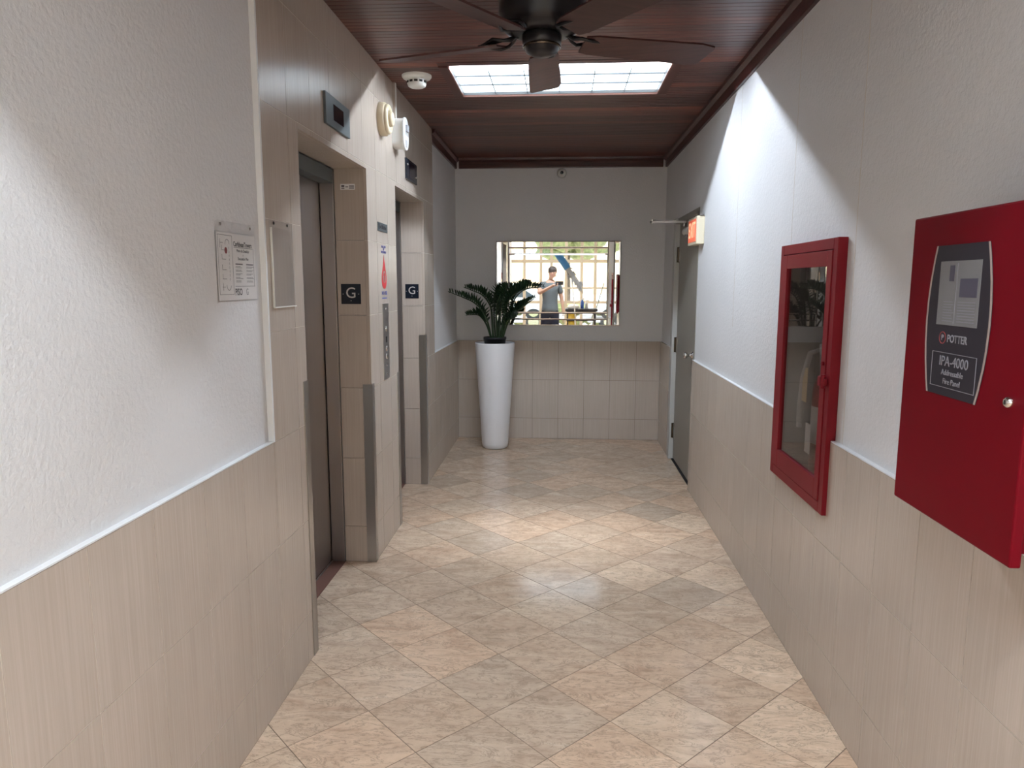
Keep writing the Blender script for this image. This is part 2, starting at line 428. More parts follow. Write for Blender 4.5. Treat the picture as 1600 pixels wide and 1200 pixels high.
# grout behind the tiles
b = MB(); e = .0152
holesG = [(a - .004, c + .004, -1, ZO + .004) for a, c in LIFTS]
for r in sub_rect((YB + .004, 5.741, .004, ZW - .002), holesG) + sub_rect((2.454, 5.741, ZW - .002, ZC - .004), holesG) + [(5.741, YF, .004, ZW - .002)]:
    b.box(XL - .0015, PL - .001, r[0], r[1], r[2], r[3])
obj('grout', b, 'grout', wall_left)
b = MB()
for r in sub_rect((YB + .004, DOOR[0] - .034, .004, ZW - .002), [(h[0] - .004, h[1] + .004, h[2] - .004, h[3]) for h in holesR]) + [(DOOR[1] + .064, YF, .004, ZW - .002)]:
    b.box(XR + .0015, PR + .001, r[0], r[1], r[2], r[3])
obj('grout', b, 'grout', wall_right)
b = MB(); b.box(XL + .001, XR - .001, YF + .0015, PF + .001, .004, ZW - .002); obj('grout', b, 'floor_grout', wall_back)
# jamb and soffit tiles of the two lift openings
for a, c in LIFTS:
    for c0 in range(len(COURSES) - 1):
        z0, z1 = COURSES[c0] + .001, min(COURSES[c0 + 1], ZO + .017) - .001
        if z1 - z0 < .02: continue
        for y0, y1 in ((a - .017, a), (c, c + .017)):
            mb = MB(); mb.box(XJ, PL + .0005, y0, y1, z0, z1)
            obj('tile', mb, 'wall_tile', wall_left, org=((XJ + PL) / 2, (y0 + y1) / 2, (z0 + z1) / 2))
    n = 4
    for k in range(n):
        y0 = a + (c - a) * k / n; y1 = a + (c - a) * (k + 1) / n; mb = MB(); mb.box(XJ, PL + .0005, y0 + .001, y1 - .001, ZO, ZO + .017)
        obj('tile', mb, 'wall_tile', wall_left, org=((XJ + PL) / 2, (y0 + y1) / 2, ZO))

# painted edge strips where tile stands proud of plaster
def strip(name, box):
    mb = MB(); mb.box(*box); return obj(name, mb, 'trim_paint', kind='structure')
strip('trim_1', (PL, XL + .002, 2.438, 2.45, ZW, ZC))
strip('trim_2', (PL, XL + .001, YB, 2.438, ZW, ZW + .004))
strip('trim_3', (PL, XL + .001, 5.748, YF, ZW, ZW + .004))
strip('trim_4', (XR - .001, PR, 3.254, DOOR[0] - .03, ZW, ZW + .004))
strip('trim_5', (XR - .001, PR, YB, 2.596, ZW, ZW + .004))
strip('trim_6', (XL, XR, YF - .001, PF, ZW, ZW + .003))

# crown mouldings (profile: flat board + bead)
def crown(name, kind_, a0, a1, base, sgn):
    prof = [(0, 2.640), (.016, 2.640), (.018, 2.650), (.018, 2.700), (.026, 2.706), (.038, 2.716), (.042, ZC), (0, ZC)]
    mb = MB()
    if kind_ == 'y': mb.prism([(base + sgn * p, z) for p, z in prof], a0, a1, 'xz')
    else: mb.prism([(base + sgn * p, z) for p, z in prof], a0, a1, 'yz')
    return obj(name, mb, 'crown_wood', kind='structure', org=(base, (a0 + a1) / 2, 2.69) if kind_ == 'y' else (0, base, 2.69))
crown('trim_7', 'y', YB, PF, PR, -1)
crown('trim_8', 'y', 5.748, PF, PL, 1)
crown('trim_9', 'x', PL + .04, PR - .04, PF, -1)

# ------------------------------------------------------------ floor
mb = MB(); mb.box(PL - .29, PR + .30, YB, PF, -.12, -.0012); floor = obj('floor', mb, 'floor_grout', kind='structure', org=(0, 3, 0))
ang = .7835; s_ = .31; ox, oy = -.9047, 2.1676; ca, sa = math.cos(ang), math.sin(ang); gp = .0016 / s_
rects = [(XL, XR, YB, YF)] + [(XJ - .002, XL, a, c) for a, c in LIFTS] + [(XR, PR + .03, DOOR[0], DOOR[1] - .03)]
cache = None
for i in range(-16, 26):
    for j in range(-16, 26):
        P = lambda u, v: (ox + s_ * (u * ca - v * sa), oy + s_ * (u * sa + v * ca))
        quad = [P(i + gp, j + gp), P(i + 1 - gp, j + gp), P(i + 1 - gp, j + 1 - gp), P(i + gp, j + 1 - gp)]
        polys = [clip_poly(quad, *r) for r in rects]; polys = [p for p in polys if p]
        if not polys: continue
        c = P(i + .5, j + .5); full = len(polys) == 1 and polys[0] == quad
        if full and cache: me = cache
        else:
            mb = MB()
            for p in polys: mb.prism(p, -.006, 0, 'xy')
            me = mb.mesh('tile', 'floor_stone', (c[0], c[1], 0))
            if full: cache = me
        obj('tile', me, None, floor, org=(c[0], c[1], 0))

# ------------------------------------------------------------ ceiling boards
ceiling = thing('ceiling', (0, 3, ZC), kind='structure')
mb = MB()
for r in sub_rect((PL - .28, PR + .28, YB, PF + .2), [(TX[0] - .012, TX[1] + .012, a - .012, c + .012) for a, c in TROFFERS]):
    mb.box(r[0], r[1], r[2], r[3], ZC + .014, ZC + .05)
obj('backing', mb, 'black_gap', ceiling)
mb = MB(); mb.box(-1.33, 1.29, YB, PF + .25, 2.951, 3.0); obj('slab', mb, 'black_gap', ceiling)
pw = .083; y = YB; cache = {}
while y < PF:
    y1 = min(y + pw, PF); W = y1 - y; spans = [(PL, PR)]
    for a, c in TROFFERS:
        if y1 > a - .012 and y < c + .012: spans = [(PL, TX[0] - .012), (TX[1] + .012, PR)]
    for x0, x1 in spans:
        key = (round(W, 4), x0, x1); cx = (x0 + x1) / 2; cy = y + W / 2
        if key not in cache:
            h = W / 2
            prof = [(-h + .0004, ZC + .013), (-h + .0004, ZC + .0018), (-h + .0025, ZC), (-.0022, ZC), (0, ZC + .0016), (.0022, ZC), (h - .0025, ZC), (h - .0004, ZC + .0018), (h - .0004, ZC + .013)]
            q = MB(); q.prism([(cy + p, z) for p, z in prof], x0, x1, 'yz'); cache[key] = q.mesh('board', 'ceiling_wood', (cx, cy, ZC))
        obj('board', cache[key], None, ceiling, org=(cx, cy, ZC))
    y += pw

# ------------------------------------------------------------ louvred ceiling lights
def troffer(y0, y1, label, s_near, s_far, power):
    """shallow lit tray; the lamp sits in a trough along the near lip, whose sides set the cut-off slopes"""
    x0, x1 = TX; zt = ZC + .046; cy = (y0 + y1) / 2; dl = .030; zl = ZC + dl
    yl = y0 + dl / s_near; yb = yl + dl / s_far
    t = thing('ceiling_light', ((x0 + x1) / 2, cy, ZC), label, 'ceiling light')
    mb = MB(); mb.box(x0 - .008, x1 + .008, y0 - .008, y1 + .008, zt, zt + .006)
    for bx in ((x0 - .008, x0, y0, y1), (x1, x1 + .008, y0, y1), (x0 - .008, x1 + .008, y0 - .008, y0), (x0 - .008, x1 + .008, y1, y1 + .008)):
        mb.box(*bx, ZC + .0005, zt)
    obj('housing', mb, 'fitting_white', t)
    w_ = .062; zz = ZC - .008
    for bx in ((x0 - w_, x1 + w_, y0 - w_, y0 - .002), (x0 - w_, x1 + w_, y1 + .010, y1 + w_), (x0 - w_, x0 - .010, y0, y1 + .008), (x1 + .010, x1 + w_, y0, y1 + .008)):
        q = MB(); q.box(*bx, zz if bx[2] > y0 - .01 else ZC - .0015, ZC - .0002); obj('casing', q, 'casing_wood', t, org=((bx[0] + bx[1]) / 2, (bx[2] + bx[3]) / 2, zz), bevel=.001)
    fr = MB()
    for bx in ((x0, x1, y1, y1 + .008), (x0 - .008, x0, y0 + .002, y1), (x1, x1 + .008, y0 + .002, y1)): fr.box(*bx, ZC - .012, ZC - .001)
    obj('inner_rim', fr, 'lit_reveal_wood', t, label='reddish inner rim, coloured lighter as if lit')
    q = MB(); q.box(x0 + .002, x1 - .002, yb + .004, y1 - .002, ZC + .016, ZC + .018); obj('diffuser', q, 'diffuser_light', t)
    q = MB(); q.box(x0 + .001, x1 - .001, yb, yb + .003, ZC + .0005, zt - .001); obj('trough_side', q, 'louvre_white', t, org=((x0 + x1) / 2, yb, ZC))
    for k in range(2):
        yy = yb + (y1 - yb) * (k + .85) / 2.85; q = MB(); q.box(x0 + .001, x1 - .001, yy - .0025, yy + .0025, ZC + .008, ZC + .0155)
        obj('grid_bar', q, 'grid_grey', t, org=((x0 + x1) / 2, yy, ZC))
    for k in range(1, 6):
        xx = x0 + (x1 - x0) * k / 6; q = MB(); q.box(xx - .002, xx + .002, yb + .004, y1 - .001, ZC + .007, ZC + .0155)
        obj('grid_bar', q, 'grid_grey', t, org=(xx, cy, ZC))
    q = MB(); q.cyl((x0 + .01, yl, zl), (x1 - .01, yl, zl), .002, n=8); obj('tube', q, power, t, org=((x0 + x1) / 2, yl, zl))
    return t
troffer(*TROFFERS[0], 'recessed gridded ceiling light with dark wooden casing behind the fan', .64, .70, 'tube_light')
troffer(*TROFFERS[1], 'recessed gridded ceiling light above the person with the phone', .64, .86, 'tube_light_near')
for (a, c), en, spd in zip(TROFFERS, BEAM_W, (34, 96)):
    ld = bpy.data.lights.new('fitting_beam', 'AREA'); ld.shape = 'RECTANGLE'; ld.size = TX[1] - TX[0] - .03; ld.size_y = .06
    ld.energy = en; ld.spread = math.radians(spd); ld.color = (.90, .95, 1.0)
    lo = bpy.data.objects.new('fitting_beam', ld); COL.objects.link(lo); lo.location = ((TX[0] + TX[1]) / 2, a + .12, ZC + .012)

# ------------------------------------------------------------ lifts (door_1, door_2) and side door (door_3)
def lift(name, a, c):
    t = thing(name, (XJ, (a + c) / 2, 0), kind='structure')
    for y0, y1 in ((a, a + .014), (c - .014, c)):
        q = MB(); q.box(-1.262, XJ - .003, y0, y1, .001, ZO - .004); obj('frame', q, 'elevator_steel', t, bevel=.002)
    q = MB(); q.box(-1.262, XJ - .003, a + .014, c - .014, ZO - .075, ZO - .004); obj('header', q, 'dark_steel', t, bevel=.002)
    m_ = a + (c - a) * .55
    q = MB(); q.box(-1.300, -1.284, a + .004, m_ + .02, .012, ZO - .07); obj('door_panel', q, 'elevator_steel', t, bevel=.002)
    q = MB(); q.box(-1.280, -1.266, m_, c - .006, .012, ZO - .07); obj('door_panel', q, 'elevator_steel', t, bevel=.002)
    q = MB(); q.box(-1.309, XJ - .001, a + .001, c - .001, -.001, .004); q2 = obj('sill', q, 'sill_brown', t)
    q = MB(); q.box(-1.264, -1.258, a + .015, c - .015, .004, .010); obj('sill_track', q, 'guard_steel', t)
    q = MB(); q.cyl((-1.2835, a + .22, ZO - .20), (-1.279, a + .22, ZO - .20), .006, n=10); obj('key_hole', q, 'black_gap', t)
lift('door_1', *LIFTS[0]); lift('door_2', *LIFTS[1])

t = thing('door_3', (1.01, DOOR[0], 0), kind='structure')
q = MB(); q.box(1.008, 1.048, DOOR[0] + .03, DOOR[1] - .045, .012, DOOR[2] - .03); obj('door_leaf', q, 'door_greige', t, bevel=.002)
q = MB(); q.box(.968, 1.055, DOOR[1] - .045, DOOR[1] + .055, 0, DOOR[2] + .02); obj('frame', q, 'frame_pale', t, bevel=.003)
q = MB(); q.box(PR - .004, 1.055, DOOR[0] - .025, DOOR[0] + .028, 0, DOOR[2] + .0); obj('frame', q, 'door_greige', t, bevel=.003)
q = MB(); q.box(PR - .004, 1.055, DOOR[0] - .025, DOOR[1] - .045, DOOR[2] - .028, DOOR[2] + .02); obj('frame', q, 'door_greige', t, bevel=.003)
q = MB(); q.box(.992, 1.05, DOOR[0] + .03, DOOR[1] - .045, .0005, .006); obj('threshold', q, 'black_gap', t)
for z in (1.79, 1.02, .26):
    h = MB(); yh = DOOR[1] - .048; h.cyl((.998, yh, z - .065), (.998, yh, z + .065), .011, n=10); h.cur = 1; h.box(1.0025, 1.0078, yh - .045, yh, z - .06, z + .06); h.cur = 0
    for k in (-1, 0, 1): h.cyl((1.000, yh, z + k * .04 - .0015), (1.000, yh, z + k * .04 + .0015), .0088, n=10)
    obj('hinge', h, ['fan_bronze', 'guard_steel'], t)
kb = MB(); kb.lathe((1.008, 5.53, 1.005), [(.030, 0), (.030, -.006), (.012, -.012), (.011, -.035), (.024, -.045), (.028, -.058), (.022, -.068), (0, -.070)], 20, 'x')
obj('knob', kb, 'chrome', t)

t = thing('door_closer', (1.005, 5.78, 1.99), 'metal door closer with its arm sticking out over the grey side door', 'door closer')
q = MB(); q.cyl((.985, 5.66, 1.955), (.985, 5.90, 1.955), .030, n=18); q.box(.985, 1.008, 5.67, 5.89, 1.93, 1.985); obj('body', q, 'off_white', t)
q = MB(); q.cyl((.975, 5.78, 1.905), (.975, 5.78, 1.925), .016, n=12); obj('spindle_cap', q, 'aged_metal', t)
q = MB(); q.cyl((.955, 5.78, 1.985), (.955, 5.78, 2.032), .017, n=12); obj('spindle', q, 'aged_metal', t)
q = MB(); q.prism([(.965, 5.755), (.965, 5.805), (.70, 5.805), (.688, 5.785), (.70, 5.765)], 2.012, 2.032, 'xy'); obj('arm', q, 'aged_metal', t, bevel=.002)
q = MB(); q.cyl((.705, 5.785, 2.008), (.705, 5.785, 2.042), .011, n=12); obj('joint_pin', q, 'chrome', t)
q = MB(); q.tube([(.71, 5.79, 2.034), (.82, 5.92, 2.038), (.95, 6.06, 2.042)], .007); obj('forearm', q, 'aged_metal', t)
q = MB(); q.box(.935, .992, 6.03, 6.11, 2.030, 2.046); obj('bracket', q, 'aged_metal', t)

t = thing('exit_sign', (.99, 5.33, 1.92), 'cream box exit sign with a glowing orange face beside the side door', 'exit sign')
q = MB(); q.box(.938, .9928, 5.17, 5.50, 1.822, 2.016); obj('body', q, 'exit_box', t, bevel=.004)
q = MB(); q.box(.9345, .938, 5.195, 5.475, 1.842, 1.998); obj('face', q, 'exit_face', t)
text('lettering', 'EXIT', .15, (.9342, 5.335, 1.920), 'R', 'exit_letters', t, sx=.85, bold=.002)
q = MB(); q.box(.955, .985, 5.16, 5.24, 2.017, 2.026); obj('bracket', q, 'aged_metal', t)

# ------------------------------------------------------------ corner guards
def guard(a, sgn, z1, label):
    """steel angle on the arris of a lift opening; a = arris Y, sgn=+1 wall side towards +Y"""
    y1 = a + sgn * .046
    q = MB(); q.box(XL + .0005, XL + .0035, a - sgn * .003, y1, .001, z1); q.box(XL - .048, XL + .0035, a - sgn * .0005, a - sgn * .0035, .001, z1)
    for z in (.12, z1 - .10): q.cyl((XL + .0035, a + sgn * .024, z), (XL + .005, a + sgn * .024, z), .004, n=8)
    o = obj('corner_guard', q, 'guard_steel', org=(XL, a, 0)); tag(o, label, 'corner guard'); return o
guard(LIFTS[0][0], -1, 1.16, 'steel corner guard on the near edge of the nearer elevator opening')
guard(LIFTS[0][1], 1, 1.005, 'steel corner guard on the far edge of the nearer elevator opening')
guard(LIFTS[1][0], -1, .995, 'steel corner guard on the near edge of the farther elevator opening')
guard(LIFTS[1][1], 1, 1.16, 'steel corner guard on the far edge of the farther elevator opening')

# ------------------------------------------------------------ signs and fixtures on the left
def g_plate(x0, x1, yj, z0, z1, label, dots):
    t = thing('floor_sign', ((x0 + x1) / 2, yj, z0), label, 'sign')
    q = MB(); q.box(x0, x1, yj - .004, yj - .0003, z0, z1); obj('plate', q, 'black_plate', t, bevel=.001)
    cx, cz = (x0 + x1) / 2, (z0 + z1) / 2
    text('letter', 'G', .080, (cx, yj - .0045, cz + .004), 'F', 'silver_letter', t)
    for dx, dz in ((-.042, 0), (.042, 0), (0, -.035)):
        d = MB(); d.lathe((cx + dx, yj - .004, cz + dz), [(.0025, 0), (.0025, -.001), (0, -.0018)], 8, 'y'); obj('raised_dot', d, 'silver_letter', t)
g_plate(-1.168, -1.062, LIFTS[0][1], 1.437, 1.543, 'black square plate with a silver G on the nearer elevator jamb', 0)
g_plate(-1.162, -1.062, LIFTS[1][1], 1.434, 1.540, 'black square plate with a silver G on the farther elevator jamb', 1)

t = thing('jamb_sticker', (-1.12, LIFTS[0][1], 2.03), 'small white inspection sticker high on the nearer elevator jamb', 'sticker')
q = MB(); q.box(-1.156, -1.078, LIFTS[0][1] - .0012, LIFTS[0][1] - .0003, 2.030, 2.060); obj('label_paper', q, 'sticker_white', t)
q = MB(); yj = LIFTS[0][1] - .0016
for k in range(3):
    q.box(-1.109, -1.083, yj, yj + .0005, 2.036 + k * .007, 2.040 + k * .007)
q.box(-1.150, -1.134, yj, yj + .0005, 2.035, 2.039); q.box(-1.150, -1.134, yj, yj + .0005, 2.043, 2.055); q.box(-1.128, -1.114, yj, yj + .0005, 2.043, 2.047)
obj('print', q, 'paper_ink_soft', t)

def indicator(y0, y1, z0, z1, frame, label, inner):
    t = thing('floor_indicator', (XL, (y0 + y1) / 2, z0), label, 'indicator')
    q = MB(); q.box(XL + .0005, XL + .012, y0, y1, z0, z1); obj('plate', q, frame, t, bevel=.0015)
    cy, cz = (y0 + y1) / 2, (z0 + z1) / 2
    q = MB(); q.box(XL + .012, XL + .0135, cy - inner[0], cy + inner[0], cz - inner[1], cz + inner[1]); obj('screen', q, 'screen_black', t)
    return t
indicator(3.118, 3.470, 2.225, 2.357, 'dark_steel', 'grey plate with a small black screen above the nearer elevator', (.072, .034))
t = indicator(4.73, 5.065, 2.220, 2.352, 'black_plate', 'black floor indicator panel above the farther elevator', (.085, .050))
for dy, dz in ((-.13, .03), (.13, -.02)):
    q = MB(); q.lathe((XL + .012, 4.897 + dy, 2.286 + dz), [(.008, 0), (.008, .003), (0, .004)], 10, 'x'); obj('stud', q, 'chrome', t)

# round sounder
t = thing('alarm_sounder', (XL, 4.115, 2.45), 'round cream alarm sounder beside the white strobe box', 'alarm')
q = MB(); q.lathe((XL + .0005, 4.115, 2.455), [(.090, 0), (.090, .030), (.083, .036)], 32, 'x'); obj('back_box', q, 'cream_plastic', t)
q = MB(); q.lathe((XL + .036, 4.115, 2.455), [(.080, 0), (.080, .012), (.074, .018), (.050, .018), (.050, .010), (0, .010)], 32, 'x'); obj('ring', q, 'cream_plastic', t)
q = MB(); q.lathe((XL + .050, 4.115, 2.455), [(.040, 0), (.040, .016), (.034, .022), (0, .024)], 28, 'x'); obj('cap', q, 'cream_plastic', t)
q = MB()
for k in range(14):
    a = 2 * PI * k / 14; q.box(XL + .046, XL + .0475, 4.115 + .045 * math.cos(a) - .0035, 4.115 + .045 * math.cos(a) + .0035, 2.455 + .045 * math.sin(a) - .0035, 2.455 + .045 * math.sin(a) + .0035)
obj('slots', q, 'vent_black', t)
# strobe
t = thing('fire_strobe', (XL, 4.45, 2.44), 'white fire alarm strobe box with a clear lens under a cable trunking', 'alarm strobe')
def rr_poly(y0, y1, z0, z1, r, n=5):
    pts = []
    for cy, cz, a0 in ((y1 - r, z1 - r, 0), (y0 + r, z1 - r, 90), (y0 + r, z0 + r, 180), (y1 - r, z0 + r, 270)):
        for k in range(n + 1): a = math.radians(a0 + 90 * k / n); pts.append((cy + r * math.cos(a), cz + r * math.sin(a)))
    return pts
q = MB(); q.prism(rr_poly(4.385, 4.505, 2.355, 2.525, .03), XL + .0005, XL + .062, 'yz'); obj('box', q, 'off_white', t)
q = MB(); q.prism(rr_poly(4.375, 4.515, 2.345, 2.535, .065), XL + .062, XL + .074, 'yz'); obj('face_plate', q, 'white_plastic', t, bevel=.003)
q = MB(); q.prism(rr_poly(4.39, 4.50, 2.425, 2.515, .01), XL + .0742, XL + .080, 'yz'); q.prism(rr_poly(4.41, 4.48, 2.440, 2.50, .01), XL + .080, XL + .100, 'yz'); obj('lens', q, 'clear_acrylic', t)
q = MB(); q.box(XL + .0742, XL + .088, 4.425, 4.465, 2.450, 2.49); obj('reflector', q, 'grey_plastic', t, bevel=.002)
q = MB()
for k in range(5): q.box(XL + .0738, XL + .0748, 4.415, 4.475, 2.362 + k * .009, 2.366 + k * .009)
obj('print', q, 'paper_ink_soft', t)
t = thing('cable_trunking', (XL, 4.44, 2.53), 'thin pale cable trunking running up the tiles from the strobe to the ceiling', 'trunking')
q = MB(); q.box(XL + .0005, XL + .014, 4.425, 4.458, 2.527, ZC - .001); obj('channel', q, 'wall_tile', t, bevel=.001)
q = MB(); q.box(XL + .014, XL + .017, 4.431, 4.452, 2.527, ZC - .001); obj('cover', q, 'off_white', t, bevel=.001)

# name plate, drop sticker, call station between the lifts
t = thing('name_plate', (XL, 4.095, 1.86), 'small grey metal plate with worn lettering between the two elevators', 'plate')
q = MB(); q.box(XL + .0005, XL + .004, 3.985, 4.205, 1.836, 1.884); obj('plate', q, 'dark_steel', t, bevel=.001)
q = MB(); q.box(XL + .004, XL + .0046, 4.00, 4.015, 1.845, 1.877); q.box(XL + .004, XL + .0046, 4.03, 4.045, 1.852, 1.866)
q.box(XL + .004, XL + .0046, 4.065, 4.10, 1.850, 1.871); q.box(XL + .004, XL + .0046, 4.11, 4.14, 1.850, 1.868); q.box(XL + .004, XL + .0046, 4.15, 4.17, 1.850, 1.865)
obj('lettering', q, 'panel_charcoal', t)
t = thing('fire_sticker', (XL, 4.11, 1.6), 'sticker with a red flame drop and blue print between the elevators', 'sticker')
q = MB(); dp = [(0, .105), (.008, .075), (.022, .030), (.036, -.010), (.040, -.040), (.032, -.066), (.015, -.082), (0, -.086)]
q.prism([(4.112 + y * 1.45, 1.600 + z) for y, z in dp] + [(4.112 - y * 1.45, 1.600 + z) for y, z in dp[-2:0:-1]], XL + .0004, XL + .0012, 'yz'); obj('drop', q, 'sticker_red', t)
q = MB(); q.prism([(4.112 + .034 * math.cos(a * PI / 8), 1.583 + .034 * math.sin(a * PI / 8)) for a in range(16)], XL + .0012, XL + .0016, 'yz'); obj('badge', q, 'panel_tan', t)
q = MB(); q.box(XL + .0016, XL + .002, 4.100, 4.124, 1.556, 1.606); q.box(XL + .0016, XL + .002, 4.088, 4.136, 1.590, 1.598); obj('figure', q, 'sticker_red', t)
for k, (s, z) in enumerate((('EN CASO', 1.752), ('DE', 1.738), ('INCENDIO', 1.722))): text('lettering', s, .020, (XL + .0008, 4.112, z), 'L', 'sticker_blue', t, sx=1.2)
text('lettering', 'NO USE', .030, (XL + .0008, 4.112, 1.490), 'L', 'sticker_blue', t, sx=1.2)
q = MB(); q.box(XL + .0004, XL + .0010, 4.055, 4.17, 1.459, 1.465); obj('underline', q, 'sticker_blue', t)
t = thing('call_station', (XL, 4.118, 1.0), 'tall narrow steel elevator call plate with buttons between the elevators', 'call panel')
q = MB(); q.box(XL + .0005, XL + .004, 4.055, 4.182, .992, 1.430); obj('plate', q, 'plate_steel', t, bevel=.001)
for z in (1.285, 1.170, 1.125):
    q = MB(); q.lathe((XL + .004, 4.118, z), [(.017, 0), (.017, .003), (.012, .005), (0, .005)], 18, 'x'); obj('button', q, 'chrome', t)
q = MB(); q.box(XL + .004, XL + .005, 4.103, 4.133, 1.205, 1.240); obj('key_switch', q, 'black_gap', t)
for z in (1.400, 1.020, 1.075):
    q = MB(); q.lathe((XL + .004, 4.118, z), [(.007, 0), (.006, .002), (0, .002)], 10, 'x'); obj('screw', q, 'chrome', t)

# acrylic evacuation sign on the painted wall
t = thing('evacuation_sign', (PL, 2.25, 1.49), 'evacuation plan in a clear acrylic holder on the white wall, left of the tiles', 'sign')
Y0_, Y1_, Z0_, Z1_ = 2.112, 2.397, 1.491, 1.738; xs = PL + .0015
q = MB(); q.box(xs, xs + .0015, Y0_, Y1_, Z0_, Z1_); obj('back_sheet', q, 'clear_acrylic', t)
q = MB(); q.box(xs + .0017, xs + .0022, Y0_ + .006, Y1_ - .006, Z0_ + .004, Z1_ - .036); obj('paper', q, 'paper', t)
xq = xs + .0030
text('lettering', 'CaribbeanTowers', .0215, (xq - .0008, 2.298, 1.670), 'L', 'paper_ink', t, sx=.86, depth=.0001, bold=.0005)
text('lettering', 'Plano de Desalojo', .0125, (xq - .0008, 2.298, 1.650), 'L', 'paper_ink', t, depth=.0001, bold=.0002)
text('lettering', 'y', .010, (xq - .0008, 2.298, 1.637), 'L', 'paper_ink_soft', t, depth=.0001)
text('lettering', 'Evacuation Plan', .0125, (xq - .0008, 2.298, 1.625), 'L', 'paper_ink', t, depth=.0001, bold=.0002)
text('lettering', 'PISO', .030, (xq - .0008, 2.255, 1.519), 'L', 'paper_ink', t, bold=.0006, sx=.85, depth=.0001)
text('lettering', 'G', .030, (xq - .0008, 2.318, 1.519), 'L', 'paper_ink_soft', t, sx=.8, depth=.0001)
q = MB(); x0, x1 = xq - .0009, xq - .0005
q.box(x0, x1, 2.232, 2.372, 1.6595, 1.6610); q.box(x0, x1, 2.232, 2.380, 1.5375, 1.5388); q.box(x0, x1, 2.375, 2.3762, 1.538, 1.660)
for y in (2.240, 2.318): q.box(x0, x1, y, y + .052, 1.6060, 1.6100)
rs = random.Random(3)
for y in (2.240, 2.318):
    z = 1.600
    while z > 1.545:
        for k in range(2):
            q.box(x0, x1, y, y + rs.uniform(.03, .056), z, z + .0013); z -= .0038
        z -= .0038
obj('print', q, 'paper_ink_soft', t)
q = MB()
def rect_line(q, y0, y1, z0, z1, w=.0014):
    q.box(x0, x1, y0, y1, z0, z0 + w); q.box(x0, x1, y0, y1, z1 - w, z1); q.box(x0, x1, y0, y0 + w, z0 + w, z1 - w); q.box(x0, x1, y1 - w, y1, z0 + w, z1 - w)
rect_line(q, 2.126, 2.222, 1.512, 1.695)
def arc(q, cy, cz, r, a0, a1, n=8, w=.0016):
    pts = [(cy + r * math.cos(math.radians(a0 + (a1 - a0) * k / n)), cz + r * math.sin(math.radians(a0 + (a1 - a0) * k / n))) for k in range(n + 1)]
    for (ya, za), (yb, zb) in zip(pts, pts[1:]):
        d = math.hypot(yb - ya, zb - za); ny, nz = -(zb - za) / d * w / 2, (yb - ya) / d * w / 2
        q.prism([(ya - ny, za - nz), (yb - ny, zb - nz), (yb + ny, zb + nz), (ya + ny, za + nz)], x0, x1, 'yz')
arc(q, 2.188, 1.668, .014, 0, 190); arc(q, 2.188, 1.540, .014, 170, 360)
for z in (1.648, 1.620, 1.588, 1.560): q.box(x0, x1, 2.150, 2.176, z, z + .0014); q.box(x0, x1, 2.150, 2.1514, z, z + .016)
for k in range(9): q.box(x0, x1, 2.198, 2.1994, 1.556 + k * .012, 1.564 + k * .012)
q.box(x0, x1, 2.140, 2.160, 1.670, 1.6714); q.box(x0, x1, 2.140, 2.1414, 1.655, 1.682); q.box(x0, x1, 2.146, 2.166, 1.535, 1.5364); q.box(x0, x1, 2.150, 2.1514, 1.525, 1.548)
obj('floor_plan', q, 'paper_ink_soft', t)
q = MB(); q.prism([(2.178 + .009 * math.cos(a * PI / 6), 1.648 + .010 * math.sin(a * PI / 6)) for a in range(12)], x0, x1 + .0001, 'yz'); obj('marker', q, 'ink_red', t, label='dark red location dot')
q = MB(); q.box(xq, xq + .0012, Y0_, Y1_, Z0_, Z1_ - .034); obj('front_sheet', q, 'clear_acrylic', t)
for y in (2.15, 2.36):
    q = MB(); q.lathe((xs + .0015, y, 1.726), [(.005, 0), (.0045, .002), (0, .003)], 10, 'x'); obj('screw', q, 'aged_metal', t)
# empty acrylic holder on the tiles
t = thing('acrylic_holder', (XL, 2.59, 1.46), 'empty clear acrylic holder screwed to the tiles beside the nearer elevator', 'holder')
q = MB(); q.box(XL + .001, XL + .0025, 2.478, 2.705, 1.464, 1.770); obj('back_sheet', q, 'clear_acrylic', t)
q = MB(); q.box(XL + .006, XL + .0075, 2.492, 2.692, 1.466, 1.742); obj('front_sheet', q, 'clear_acrylic', t)
q = MB(); q.box(XL + .001, XL + .0078, 2.488, 2.492, 1.464, 1.742); q.box(XL + .001, XL + .0078, 2.492, 2.700, 1.460, 1.464); obj('folded_edge', q, 'off_white', t)
q = MB(); q.tube([(XL + .0085, 2.640, 1.690), (XL + .009, 2.655, 1.650), (XL + .009, 2.665, 1.600), (XL + .009, 2.660, 1.545), (XL + .0085, 2.640, 1.490)], .0022, 6); obj('curled_film', q, 'clear_acrylic', t)
for y in (2.52, 2.645):
    q = MB(); q.lathe((XL + .0025, y, 1.758), [(.006, 0), (.0055, .002), (0, .003)], 10, 'x'); obj('screw', q, 'rubber_black', t)

